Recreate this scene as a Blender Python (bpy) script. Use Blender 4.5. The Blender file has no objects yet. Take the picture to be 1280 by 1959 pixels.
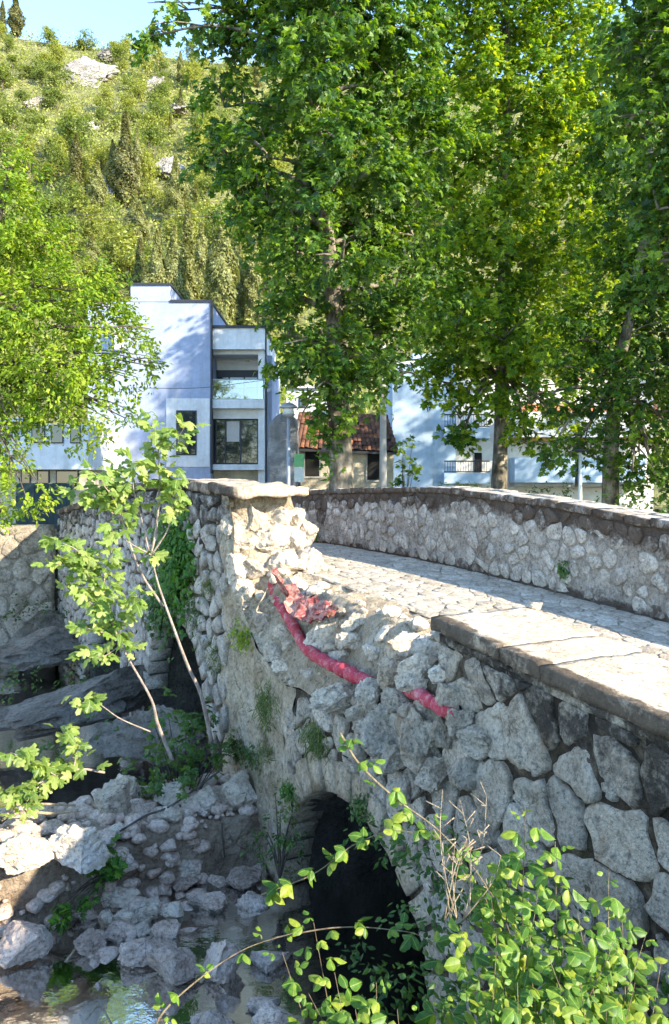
import bpy, bmesh, math, random
import numpy as np
from mathutils import Vector, Matrix, Euler, noise

# ------------------------------------------------------------------ camera, sky, sun, exposure
scene = bpy.context.scene
EYE = 4.8          # eye height above the river
F = 1600.0         # focal length in photo pixels (photo is 1280 wide)
HOR = 925.0        # horizon row in the photo
cam_d = bpy.data.cameras.new('camera')
cam = bpy.data.objects.new('camera', cam_d)
scene.collection.objects.link(cam)
cam.location = (0, 0, EYE)
cam.rotation_euler = (math.pi / 2, 0, 0)
cam_d.sensor_fit = 'HORIZONTAL'
cam_d.sensor_width = 36.0
cam_d.lens = 36.0 * F / 1280.0
cam_d.shift_y = (HOR - 979.5) / 1280.0
cam_d.clip_start = 0.05
cam_d.clip_end = 3000
scene.camera = cam

_p, _e = math.radians(34), math.radians(26.5)
SUN = Vector((math.cos(_e) * math.cos(_p), -math.cos(_e) * math.sin(_p), math.sin(_e)))      # towards the sun
el = math.asin(SUN.z)
az = math.atan2(SUN.x, SUN.y)                       # clockwise from +Y
world = bpy.data.worlds.new('World')
scene.world = world
world.use_nodes = True
wn = world.node_tree
bg = wn.nodes['Background']
sky = wn.nodes.new('ShaderNodeTexSky')
sky.sky_type = 'NISHITA'
sky.sun_disc = False
sky.sun_elevation = el
sky.sun_rotation = az
sky.altitude = 100
sky.air_density = 1.0
sky.dust_density = 0.0
sky.ozone_density = 3.0
wn.links.new(sky.outputs[0], bg.inputs[0])
bg.inputs[1].default_value = 0.15
sun_d = bpy.data.lights.new('sun', 'SUN')
sun_d.energy = 2.9
sun_d.angle = math.radians(0.6)
sun_d.color = (1.0, 0.90, 0.73)
sun_o = bpy.data.objects.new('sun', sun_d)
scene.collection.objects.link(sun_o)
sun_o.rotation_euler = SUN.to_track_quat('Z', 'Y').to_euler()
sun_o.location = (60, -20, 60)
scene.view_settings.view_transform = 'Standard'
scene.view_settings.look = 'None'
scene.view_settings.exposure = 2.25
scene.view_settings.gamma = 1.0
scene.render.engine = 'CYCLES'
scene.cycles.max_bounces = 6
scene.cycles.diffuse_bounces = 4
scene.cycles.transparent_max_bounces = 8
scene.cycles.use_denoising = True

# ------------------------------------------------------------------ helpers
COL = scene.collection
R = random.Random(11)
NR = np.random.default_rng(11)
WO = {}                                             # world origin of every object built


def P(x, y, Y):                                     # photo pixel + distance -> point
    return Vector(((x - 640) / F * Y, Y, EYE - (y - HOR) / F * Y))


def PZ(x, y, z):                                    # photo pixel on a level z
    Y = (EYE - z) * F / (y - HOR)
    return Vector(((x - 640) / F * Y, Y, z))


DV = np.array((-0.467, 0.884)); DV = DV / np.linalg.norm(DV)   # along the bridge, away from the camera
NV = np.array((DV[1], -DV[0]))                                  # across the bridge


def B(s, n, z):                                     # bridge coordinates -> world
    return (DV[0] * s + NV[0] * n, DV[1] * s + NV[1] * n, z)


def PN(x, y, n0):                                   # photo pixel on the plane n = n0
    a = (x - 640) / F
    Y = n0 / (a * NV[0] + NV[1])
    return Vector((a * Y, Y, EYE - (y - HOR) / F * Y))


def SN(p):
    return p[0] * DV[0] + p[1] * DV[1], p[0] * NV[0] + p[1] * NV[1]


def tag(o, label=None, cat=None, group=None, kind=None):
    if label: o['label'] = label
    if cat: o['category'] = cat
    if group: o['group'] = group
    if kind: o['kind'] = kind
    return o


def thing(name, label, cat, loc=(0, 0, 0), group=None):
    o = bpy.data.objects.new(name, None)
    o.empty_display_size = 0.2
    COL.objects.link(o)
    o.location = loc
    WO[o.name] = Vector(loc)
    return tag(o, label, cat, group)


def addo(name, me, parent=None, origin=(0, 0, 0)):
    o = bpy.data.objects.new(name, me)
    COL.objects.link(o)
    WO[o.name] = Vector(origin)
    if parent is not None:
        o.parent = parent
        o.location = Vector(origin) - WO[parent.name]
    else:
        o.location = origin
    return o


def mesh_data(name, V, Fa, mat, smooth=True, attr=None, sharp=0):
    me = bpy.data.meshes.new(name)
    me.from_pydata([tuple(v) for v in V], [], Fa)
    if mat is not None:
        for m in (mat if isinstance(mat, (list, tuple)) else [mat]):
            me.materials.append(m)
    if smooth and len(me.polygons):
        me.polygons.foreach_set('use_smooth', [True] * len(me.polygons))
    if attr:
        for k, vals in attr.items():
            a = me.attributes.new(k, 'FLOAT', 'POINT')
            a.data.foreach_set('value', np.asarray(vals, dtype=np.float32))
    if sharp: me.set_sharp_from_angle(angle=math.radians(sharp))
    me.update()
    return me


def build(name, V, Fa, mat, parent=None, origin=None, smooth=True, attr=None, sharp=0):
    V = np.asarray([tuple(v) for v in V], dtype=float)
    if origin is None:
        origin = WO[parent.name] if parent is not None else Vector((V[:, 0].mean(), V[:, 1].mean(), V[:, 2].min()))
    V = V - np.asarray(tuple(origin))
    sharp = sharp or (30 if name in ('boulder', 'rubble_stone', 'rubble_chip', 'core_stone', 'loose_stone', 'tufa_rock', 'rock_outcrop') else 0)
    return addo(name, mesh_data(name, V, Fa, mat, smooth, attr, sharp), parent, origin)


def tri_mesh(name, V, T, mat, rnd=None, smooth=False):          # numpy, triangles only
    me = bpy.data.meshes.new(name)
    V = np.ascontiguousarray(V, dtype=np.float32)
    T = np.ascontiguousarray(T, dtype=np.int32)
    me.vertices.add(len(V)); me.loops.add(T.size); me.polygons.add(len(T))
    me.vertices.foreach_set('co', V.ravel())
    me.loops.foreach_set('vertex_index', T.ravel())
    me.polygons.foreach_set('loop_start', np.arange(0, T.size, 3, dtype=np.int32))
    me.polygons.foreach_set('use_smooth', np.full(len(T), smooth))
    me.materials.append(mat)
    if rnd is not None:
        a = me.attributes.new('rnd', 'FLOAT', 'POINT')
        a.data.foreach_set('value', np.asarray(rnd, dtype=np.float32))
    me.update(calc_edges=True)
    me.validate()
    return me


def nz(x, y, z, sc=1.0):
    return noise.noise(Vector((x * sc, y * sc, z * sc)))


def fbm(p, sc=1.0, oc=4):
    return noise.fractal(Vector(p) * sc, 1.0, 2.0, oc)


def sm(a, b, x):
    t = min(1.0, max(0.0, (x - a) / (b - a)))
    return t * t * (3 - 2 * t)


# ------------------------------------------------------------------ materials
class NT:
    def __init__(self, name):
        self.m = bpy.data.materials.new(name)
        self.m.use_nodes = True
        self.t = self.m.node_tree
        self.out = self.t.nodes['Material Output']
        self.b = self.t.nodes['Principled BSDF']

    def n(self, typ, **kw):
        nd = self.t.nodes.new(typ)
        for k, v in kw.items():
            if k.startswith('i_'):
                key = k[2:].replace('_', ' ')
                self.set(nd.inputs[int(key) if key.isdigit() else key], v)
            else:
                setattr(nd, k, v)
        return nd

    def set(self, inp, v):
        if isinstance(v, bpy.types.NodeSocket):
            self.t.links.new(v, inp)
        elif isinstance(v, bpy.types.Node):
            self.t.links.new(v.outputs[0], inp)
        else:
            if isinstance(v, (tuple, list)) and len(v) == 3 and inp.type == 'RGBA':
                v = (*v, 1)
            inp.default_value = v

    def pos(self):
        return self.n('ShaderNodeNewGeometry').outputs['Position']

    def noise(self, sc, det=6, rough=0.6, vec=None):
        nd = self.n('ShaderNodeTexNoise', i_Scale=sc, i_Detail=det, i_Roughness=rough)
        self.t.links.new(vec if vec is not None else self.pos(), nd.inputs['Vector'])
        return nd.outputs['Fac']

    def ramp(self, fac, stops):
        nd = self.n('ShaderNodeValToRGB', i_Fac=fac)
        e = nd.color_ramp.elements
        while len(e) < len(stops):
            e.new(0.5)
        for el_, (p, c) in zip(e, stops):
            el_.position = p
            el_.color = (*c, 1) if not isinstance(c, (int, float)) else (c, c, c, 1)
        return nd.outputs['Color']

    def mix(self, fac, a, b, mode='MIX'):
        nd = self.n('ShaderNodeMix', data_type='RGBA', blend_type=mode)
        self.set(nd.inputs[0], fac); self.set(nd.inputs[6], a); self.set(nd.inputs[7], b)
        return nd.outputs[2]

    def math(self, op, a, b=0.5, clamp=False):
        nd = self.n('ShaderNodeMath', operation=op, use_clamp=clamp)
        self.set(nd.inputs[0], a); self.set(nd.inputs[1], b)
        return nd.outputs[0]

    def attr(self, name):
        return self.n('ShaderNodeAttribute', attribute_name=name).outputs['Fac']

    def rand(self):
        return self.n('ShaderNodeObjectInfo').outputs['Random']

    def bump(self, h, dist=0.02, strength=1.0):
        nd = self.n('ShaderNodeBump', i_Strength=strength, i_Distance=dist)
        self.t.links.new(h, nd.inputs['Height'])
        return nd.outputs[0]

    def done(self, col, rough=0.85, normal=None, spec=0.3, **kw):
        self.set(self.b.inputs['Base Color'], col)
        self.set(self.b.inputs['Roughness'], rough)
        self.set(self.b.inputs['Specular IOR Level'], spec)
        if normal is not None:
            self.set(self.b.inputs['Normal'], normal)
        for k, v in kw.items():
            self.set(self.b.inputs[k.replace('_', ' ')], v)
        return self.m


def stone_mat(name, cols, sc=3.0, stain_col=(0.035, 0.028, 0.022), stain_gain=1.0, blotch=0.35,
              bump=0.02, rough=0.9, moss=0.0, rust=0.0, varied=0.35):
    m = NT(name)
    base = m.ramp(m.noise(sc, 8, 0.65), [(0.28, cols[0]), (0.5, cols[1]), (0.72, cols[2])])
    v = m.math('ADD', m.math('MULTIPLY', m.rand(), varied), 1.0 - varied * 0.6)
    hs = m.n('ShaderNodeHueSaturation', i_Color=base, i_Value=v)
    col = hs.outputs[0]
    fine = m.ramp(m.noise(sc * 9, 8, 0.75), [(0.33, 0.32), (0.46, 0.95), (0.60, 1.24)])
    col = m.mix(1.0, col, fine, 'MULTIPLY')
    vo = m.n('ShaderNodeTexVoronoi', feature='DISTANCE_TO_EDGE', i_Scale=sc * 2.2)
    wv = m.n('ShaderNodeMix', data_type='VECTOR'); wv.inputs[0].default_value = 0.12
    nv2 = m.n('ShaderNodeTexNoise', i_Scale=sc * 3.0, i_Detail=4.0)
    m.t.links.new(m.pos(), nv2.inputs['Vector']); m.t.links.new(m.pos(), wv.inputs[4]); m.t.links.new(nv2.outputs['Color'], wv.inputs[5])
    m.t.links.new(wv.outputs[1], vo.inputs['Vector'])
    crack = m.ramp(vo.outputs['Distance'], [(0.0, 0.45), (0.035, 1.0)])
    crack = m.mix(m.ramp(m.noise(sc * 1.3, 3), [(0.45, 1.0), (0.6, 0.0)]), crack, (1, 1, 1))
    col = m.mix(1.0, col, crack, 'MULTIPLY')
    if rust:
        rf = m.ramp(m.noise(sc * 0.9, 5, 0.6), [(0.60, 0.0), (0.70, rust)])
        col = m.mix(rf, col, (0.36, 0.17, 0.05))
    if blotch:
        bf = m.ramp(m.noise(sc * 2.3, 9, 0.75), [(0.52, 0.0), (0.66, blotch)])
        col = m.mix(bf, col, (0.10, 0.095, 0.085))
    if moss:
        mf = m.ramp(m.noise(sc * 0.7, 7, 0.7), [(0.55, 0.0), (0.7, moss)])
        col = m.mix(mf, col, (0.07, 0.075, 0.02))
    st = m.attr('stain')
    sf = m.math('ADD', m.math('MULTIPLY', st, 0.85 * stain_gain), m.math('MULTIPLY', m.math('SUBTRACT', m.noise(sc * 1.5, 9, 0.75), 0.5), 3.4), False)
    sf = m.ramp(m.math('MULTIPLY', sf, m.math('MULTIPLY', st, 2.2, True)), [(0.25, 0.0), (0.85, 0.88)])
    col = m.mix(sf, col, stain_col)
    h = m.math('ADD', m.noise(sc * 5, 10, 0.7), m.math('MULTIPLY', m.noise(sc * 24, 4, 0.6), 0.35))
    return m.done(col, rough, m.bump(h, bump * 2.2, 1.0), 0.2)


M = {}
M['wall_stone'] = stone_mat('weathered_limestone', [(0.44, 0.34, 0.23), (0.70, 0.58, 0.43), (0.84, 0.74, 0.59)], 3.2, blotch=0.7, moss=0.35, rust=0.5, bump=0.045)
M['wall_mortar'] = stone_mat('dark_mossy_mortar', [(0.020, 0.014, 0.009), (0.10, 0.072, 0.045), (0.46, 0.37, 0.26)], 2.4, moss=0.5, blotch=0.3, bump=0.05, varied=0.0)
M['plaster'] = stone_mat('old_lime_mortar', [(0.36, 0.26, 0.15), (0.66, 0.52, 0.35), (0.80, 0.69, 0.52)], 2.2, moss=0.45, blotch=0.45, rust=0.25, bump=0.06, varied=0.0)
M['face_stone'] = stone_mat('grey_face_stone', [(0.34, 0.28, 0.22), (0.58, 0.50, 0.40), (0.76, 0.69, 0.59)], 3.6, blotch=0.55, moss=0.3, bump=0.03)
M['core'] = stone_mat('broken_core_rubble', [(0.40, 0.28, 0.16), (0.66, 0.52, 0.35), (0.80, 0.70, 0.54)], 2.6, blotch=0.15, rust=0.35, bump=0.08, varied=0.0)
M['rubble'] = stone_mat('fresh_broken_limestone', [(0.50, 0.38, 0.25), (0.76, 0.63, 0.47), (0.85, 0.76, 0.63)], 2.2, blotch=0.12, rust=0.45, bump=0.045)
M['parapet'] = stone_mat('parapet_stone', [(0.44, 0.36, 0.27), (0.68, 0.59, 0.48), (0.82, 0.74, 0.64)], 3.4, stain_col=(0.085, 0.05, 0.03), stain_gain=1.5, blotch=0.35, bump=0.035)
M['parapet_mortar'] = stone_mat('parapet_mortar', [(0.32, 0.25, 0.18), (0.54, 0.46, 0.37), (0.70, 0.61, 0.51)], 2.8, stain_col=(0.07, 0.042, 0.027), stain_gain=1.5, blotch=0.3, bump=0.05, varied=0.0)
M['slab'] = stone_mat('worn_cap_slab', [(0.36, 0.27, 0.18), (0.50, 0.39, 0.27), (0.62, 0.51, 0.37)], 1.8, blotch=0.25, bump=0.012, stain_gain=1.3, stain_col=(0.05, 0.034, 0.022))
M['cobble'] = stone_mat('paving_cobble', [(0.36, 0.29, 0.21), (0.54, 0.45, 0.34), (0.66, 0.57, 0.45)], 3.0, blotch=0.2, bump=0.02)
M['deck_bed'] = stone_mat('paving_joint', [(0.34, 0.27, 0.18), (0.50, 0.41, 0.30), (0.62, 0.53, 0.41)], 4.0, bump=0.03, varied=0.0)
M['boulder'] = stone_mat('river_boulder', [(0.50, 0.35, 0.25), (0.74, 0.57, 0.44), (0.84, 0.71, 0.59)], 2.6, blotch=0.25, rust=0.4, bump=0.04, stain_col=(0.09, 0.085, 0.06))
M['tufa'] = stone_mat('tufa_rock', [(0.13, 0.11, 0.085), (0.28, 0.24, 0.19), (0.44, 0.39, 0.32)], 1.3, moss=0.6, blotch=0.5, bump=0.08)
M['ledge'] = stone_mat('old_concrete_ledge', [(0.24, 0.17, 0.11), (0.42, 0.32, 0.22), (0.58, 0.47, 0.34)], 1.6, moss=0.4, blotch=0.4, bump=0.06)
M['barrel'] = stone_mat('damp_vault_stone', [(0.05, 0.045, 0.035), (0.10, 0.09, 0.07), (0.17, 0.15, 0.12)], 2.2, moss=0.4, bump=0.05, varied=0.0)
M['bed'] = stone_mat('river_bed', [(0.24, 0.20, 0.13), (0.42, 0.36, 0.26), (0.58, 0.50, 0.39)], 2.2, moss=0.4, bump=0.05, varied=0.0)
M['bank'] = stone_mat('bank_earth', [(0.06, 0.055, 0.03), (0.11, 0.10, 0.055), (0.19, 0.16, 0.10)], 0.8, moss=0.8, bump=0.08, varied=0.0)
M['cliff'] = stone_mat('pale_cliff', [(0.26, 0.22, 0.18), (0.44, 0.39, 0.33), (0.60, 0.55, 0.49)], 0.25, blotch=0.35, bump=0.5)
M['hill'] = stone_mat('hill_scrub', [(0.12, 0.13, 0.04), (0.22, 0.22, 0.08), (0.36, 0.33, 0.16)], 0.12, blotch=0.0, bump=0.6, varied=0.0)
M['bank_wall'] = stone_mat('bank_wall_stone', [(0.32, 0.25, 0.17), (0.52, 0.43, 0.32), (0.68, 0.58, 0.46)], 1.8, blotch=0.45, bump=0.06)


def leaf_mat(name, dark, mid, light, trans=0.42, objrand=False, tcol=None, rough=0.45):
    m = NT(name)
    r = m.rand() if objrand else m.attr('rnd')
    col = m.ramp(r, [(0.05, dark), (0.5, mid), (0.95, light)])
    if objrand:                                       # midrib, mottling and browned spots on the large leaves
        tc_ = m.n('ShaderNodeTexCoord').outputs['Object']
        sx = m.n('ShaderNodeSeparateXYZ'); m.t.links.new(tc_, sx.inputs[0])
        ax = m.math('ABSOLUTE', sx.outputs[0])
        vein = m.math('ABSOLUTE', m.math('SUBTRACT', m.math('FRACT', m.math('MULTIPLY', m.math('SUBTRACT', sx.outputs[1], m.math('MULTIPLY', ax, 0.7)), 6.0)), 0.5))
        vf = m.ramp(vein, [(0.02, 0.28), (0.09, 0.0)])
        rib = m.ramp(ax, [(0.012, 0.55), (0.035, 0.0)])
        col = m.mix(vf, col, light)
        col = m.mix(rib, col, tuple(min(1, x * 1.25 + .04) for x in light))
        col = m.mix(1.0, col, m.ramp(m.noise(45, 5, .65), [(0.3, 0.62), (0.62, 1.1)]), 'MULTIPLY')
        col = m.mix(m.ramp(m.noise(22, 5, .7), [(0.66, 0.0), (0.72, 0.7)]), col, (0.22, 0.12, 0.03))
    geo = m.n('ShaderNodeNewGeometry')
    pale = m.mix(0.35, col, (0.22, 0.26, 0.12))
    col2 = m.mix(geo.outputs['Backfacing'], col, pale)
    m.done(col2, rough, None, 0.35)
    tc = m.mix(1.0, col, tcol or (1.5, 1.45, 0.55), 'MULTIPLY')
    tr = m.n('ShaderNodeBsdfTranslucent', i_Color=tc)
    mx = m.n('ShaderNodeMixShader', i_Fac=trans)
    m.t.links.new(m.b.outputs[0], mx.inputs[1]); m.t.links.new(tr.outputs[0], mx.inputs[2])
    m.t.links.new(mx.outputs[0], m.out.inputs['Surface'])
    return m.m


M['plane_leaf'] = leaf_mat('plane_tree_leaf', (0.020, 0.070, 0.010), (0.12, 0.235, 0.015), (0.38, 0.47, 0.03), 0.55, tcol=(1.9, 1.6, 0.35))  # plane leaf brightened for the sunlit tree, light put into the colour
M['deep_plane_leaf'] = leaf_mat('deep_green_plane_leaf', (0.010, 0.040, 0.008), (0.055, 0.135, 0.012), (0.22, 0.33, 0.022), 0.45, tcol=(1.7, 1.6, 0.35))  # same leaf darkened for the shaded trees, shade put into the colour
M['elm_leaf'] = leaf_mat('light_green_leaf', (0.06, 0.14, 0.008), (0.20, 0.31, 0.016), (0.36, 0.43, 0.035), 0.5, tcol=(1.7, 1.5, 0.4))
M['fig_leaf'] = leaf_mat('fig_leaf_green', (0.11, 0.19, 0.03), (0.23, 0.33, 0.06), (0.36, 0.42, 0.12), 0.45, True)
M['bramble_leaf'] = leaf_mat('bramble_leaf_green', (0.06, 0.15, 0.02), (0.14, 0.26, 0.03), (0.30, 0.36, 0.04), 0.42, True)
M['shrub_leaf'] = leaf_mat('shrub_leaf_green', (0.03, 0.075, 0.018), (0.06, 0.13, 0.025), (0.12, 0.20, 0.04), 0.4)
M['ivy_leaf'] = leaf_mat('ivy_leaf_green', (0.03, 0.10, 0.01), (0.06, 0.17, 0.015), (0.12, 0.24, 0.02), 0.4)
M['hill_leaf'] = leaf_mat('hillside_leaf', (0.12, 0.145, 0.030), (0.30, 0.325, 0.065), (0.46, 0.46, 0.12), 0.42)
M['oak_leaf'] = leaf_mat('hillside_oak_leaf', (0.06, 0.09, 0.022), (0.17, 0.22, 0.045), (0.32, 0.36, 0.085), 0.42)
M['conifer_leaf'] = leaf_mat('conifer_needle', (0.12, 0.13, 0.04), (0.22, 0.225, 0.07), (0.34, 0.33, 0.11), 0.32)
M['dark_conifer'] = leaf_mat('dark_conifer_needle', (0.085, 0.09, 0.032), (0.16, 0.16, 0.055), (0.27, 0.25, 0.09), 0.3)
M['grass'] = leaf_mat('tuft_grass', (0.05, 0.09, 0.02), (0.10, 0.15, 0.035), (0.20, 0.23, 0.07), 0.4)


def bark_mat(name, a, b, c, sc):
    m = NT(name)
    mp = m.n('ShaderNodeMapping'); m.t.links.new(m.pos(), mp.inputs[0]); mp.inputs['Scale'].default_value = (1, 1, 0.45)
    col = m.ramp(m.noise(sc, 5, 0.6, mp.outputs[0]), [(0.35, a), (0.5, b), (0.66, c)])
    return m.done(col, 0.9, m.bump(m.noise(sc * 4, 8, 0.7, mp.outputs[0]), 0.03), 0.2)


M['plane_bark'] = bark_mat('plane_tree_bark', (0.06, 0.05, 0.04), (0.17, 0.14, 0.10), (0.36, 0.31, 0.24), 4)
M['bark'] = bark_mat('brown_bark', (0.05, 0.04, 0.03), (0.10, 0.08, 0.06), (0.18, 0.15, 0.12), 8)
M['fig_bark'] = bark_mat('pale_fig_bark', (0.30, 0.22, 0.17), (0.44, 0.34, 0.27), (0.55, 0.46, 0.38), 20)
M['cane'] = bark_mat('bramble_cane_bark', (0.20, 0.14, 0.08), (0.34, 0.25, 0.14), (0.46, 0.40, 0.22), 30)
M['dry_cane'] = bark_mat('dry_stick', (0.40, 0.29, 0.17), (0.52, 0.40, 0.26), (0.62, 0.50, 0.36), 30)


def plain(name, col, rough=0.6, metal=0.0, var=0.12, sc=2.0, bump=0.0, spec=0.4, streak=0.0):
    m = NT(name)
    c = m.ramp(m.noise(sc, 7, 0.65), [(0.3, tuple(x * (1 - var) for x in col)), (0.7, tuple(min(1, x * (1 + var)) for x in col))])
    fine = m.ramp(m.noise(sc * 9, 4, 0.6), [(0.35, 0.9), (0.65, 1.04)])
    c = m.mix(1.0, c, fine, 'MULTIPLY')
    if streak:
        mp = m.n('ShaderNodeMapping'); m.t.links.new(m.pos(), mp.inputs[0]); mp.inputs['Scale'].default_value = (1, 1, 0.12)
        c = m.mix(m.ramp(m.noise(2.2, 7, 0.7, mp.outputs[0]), [(0.46, 0.0), (0.68, streak)]), c, (0.20, 0.19, 0.18))
    return m.done(c, rough, m.bump(m.noise(sc * 12, 5, 0.6), bump) if bump else None, spec, Metallic=metal)


M['blue_render'] = plain('pale_blue_render', (0.34, 0.39, 0.52), 0.9, sc=0.6, bump=0.004, streak=0.3)
M['white_render'] = plain('white_render', (0.72, 0.72, 0.72), 0.9, sc=0.6, bump=0.004, streak=0.3)
M['warm_render'] = plain('warm_white_render', (0.70, 0.67, 0.62), 0.9, sc=0.5, var=0.1, bump=0.004)
M['block_render'] = plain('light_blue_render', (0.42, 0.54, 0.66), 0.9, sc=0.4, var=0.1, bump=0.004, streak=0.25)
M['yellow_render'] = plain('old_cream_render', (0.52, 0.45, 0.33), 0.95, sc=1.5, var=0.3, bump=0.02)
M['dark_trim'] = plain('dark_metal_trim', (0.03, 0.032, 0.04), 0.5)
M['grey_metal'] = plain('galvanised_metal', (0.32, 0.34, 0.37), 0.55, 0.3, sc=4)
M['concrete'] = plain('pole_concrete', (0.40, 0.38, 0.35), 0.9, sc=3, bump=0.01)
M['old_wall'] = plain('grey_old_masonry', (0.26, 0.26, 0.27), 0.95, sc=2.5, var=0.5, bump=0.05)
M['dark_inside'] = plain('dark_interior', (0.012, 0.011, 0.010), 0.9)
M['roof_tile'] = None
M['curtain'] = plain('interior_curtain', (0.55, 0.5, 0.46), 0.9)
M['fence_green'] = plain('dark_green_fence', (0.015, 0.035, 0.04), 0.7)
M['asphalt'] = plain('street_asphalt', (0.08, 0.078, 0.075), 0.9, sc=3, bump=0.01)
M['green_panel'] = plain('green_panel', (0.14, 0.40, 0.16), 0.6)
M['white_panel'] = plain('white_panel', (0.6, 0.62, 0.58), 0.6)
M['ochre'] = plain('ochre_soffit', (0.45, 0.27, 0.08), 0.9)
M['wire'] = plain('wire_black', (0.03, 0.03, 0.03), 0.6)
t_ = NT('terracotta_tile')
_c = t_.ramp(t_.rand(), [(0.1, (0.09, 0.045, 0.032)), (0.6, (0.17, 0.075, 0.045)), (0.97, (0.32, 0.14, 0.07))])
_c = t_.mix(t_.ramp(t_.noise(6, 7, 0.7), [(0.45, 0.0), (0.7, 0.6)]), _c, (0.09, 0.065, 0.05))
M['roof_tile'] = t_.done(_c, 0.9, t_.bump(t_.noise(30, 4), 0.01), 0.2)
t_ = NT('orange_roof')
M['orange_roof'] = t_.done(t_.ramp(t_.noise(1.5, 7, 0.7), [(0.3, (0.38, 0.13, 0.06)), (0.7, (0.55, 0.23, 0.12))]), 0.9)
t_ = NT('window_glass')
M['glass'] = t_.done((0.02, 0.025, 0.03), 0.04, None, 0.9)
t_ = NT('balcony_glass')
t_.set(t_.b.inputs['Base Color'], (0.55, 0.6, 0.62)); t_.set(t_.b.inputs['Roughness'], 0.05)
_tr = t_.n('ShaderNodeBsdfTransparent', i_Color=(0.7, 0.75, 0.78)); _gl = t_.n('ShaderNodeBsdfGlossy', i_Roughness=0.03)
_mx = t_.n('ShaderNodeMixShader', i_Fac=0.22); t_.t.links.new(_tr.outputs[0], _mx.inputs[1]); t_.t.links.new(_gl.outputs[0], _mx.inputs[2])
t_.t.links.new(_mx.outputs[0], t_.out.inputs['Surface']); M['rail_glass'] = t_.m
t_ = NT('red_pipe')
_c = t_.ramp(t_.noise(5, 9, 0.75), [(0.35, (0.32, 0.02, 0.03)), (0.54, (0.44, 0.06, 0.08)), (0.72, (0.58, 0.32, 0.30))])
_c = t_.mix(t_.ramp(t_.noise(14, 9, 0.75), [(0.52, 0.0), (0.70, 0.7)]), _c, (0.58, 0.46, 0.38))
M['pipe'] = t_.done(_c, 0.9, t_.bump(t_.noise(40, 5), 0.006), 0.3)
t_ = NT('red_sheet')
_c = t_.ramp(t_.noise(12, 7, 0.7), [(0.35, (0.16, 0.035, 0.03)), (0.5, (0.36, 0.075, 0.065)), (0.62, (0.50, 0.28, 0.21))])
_c = t_.mix(t_.ramp(t_.noise(10, 9, 0.75), [(0.46, 0.0), (0.62, 0.8)]), _c, (0.50, 0.36, 0.26))
M['red_sheet'] = t_.done(_c, 0.95, t_.bump(t_.noise(30, 6), 0.02), 0.2)
# water: clear shallow stream, fresnel reflection over a tinted see-through body
t_ = NT('river_water')
_h = t_.bump(t_.noise(5.0, 4, 0.55), 0.015, 0.35)
_fr = t_.n('ShaderNodeFresnel', i_IOR=1.33); t_.t.links.new(_h, _fr.inputs['Normal'])
_tr = t_.n('ShaderNodeBsdfTransparent', i_Color=(0.84, 0.90, 0.88)); _gl = t_.n('ShaderNodeBsdfGlossy', i_Roughness=0.06)
t_.t.links.new(_h, _gl.inputs['Normal'])
_mx = t_.n('ShaderNodeMixShader', i_Fac=_fr.outputs[0]); t_.t.links.new(_tr.outputs[0], _mx.inputs[1]); t_.t.links.new(_gl.outputs[0], _mx.inputs[2])
t_.t.links.new(_mx.outputs[0], t_.out.inputs['Surface']); M['water'] = t_.m

# ------------------------------------------------------------------ geometry helpers
_ICO = {}


def ico(sub):
    if sub not in _ICO:
        bm = bmesh.new()
        bmesh.ops.create_icosphere(bm, subdivisions=sub, radius=1.0)
        bm.verts.ensure_lookup_table()
        _ICO[sub] = (np.array([v.co[:] for v in bm.verts]), [tuple(v.index for v in f.verts) for f in bm.faces])
        bm.free()
    return _ICO[sub]


def rock(seed, size, sub=3, cuts=11, rough=0.10, rotz=None):
    """angular broken stone: a sphere flattened by random planes, roughened; centred, half sizes = size"""
    rr = np.random.default_rng(seed)
    V, Fa = ico(sub)
    V = V.copy()
    for _ in range(cuts):
        nrm = rr.normal(size=3); nrm /= np.linalg.norm(nrm)
        d = rr.uniform(0.42, 0.86)
        k = V @ nrm
        V -= np.outer(np.maximum(0, k - d) * 0.97, nrm)
    off = rr.uniform(-50, 50, 3)
    out = np.empty_like(V)
    for i, v in enumerate(V):
        p = Vector(v * 1.7 + off)
        q = Vector(v * 5.0 + off)
        f = 1 + rough * noise.noise(p) + rough * 0.75 * noise.noise(q) + rough * 0.55 * noise.noise(q * 2.3)
        out[i] = v * f
    mn, mx = out.min(0), out.max(0)
    out = (out - (mn + mx) / 2) / ((mx - mn) / 2)
    a = rr.uniform(0, 6.28) if rotz is None else rotz
    out = out * np.array(size)
    c, s_ = math.cos(a), math.sin(a)
    if rotz is not None:
        out = out @ np.array([[c, s_, 0], [-s_, c, 0], [0, 0, 1]])
    return out, Fa


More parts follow.
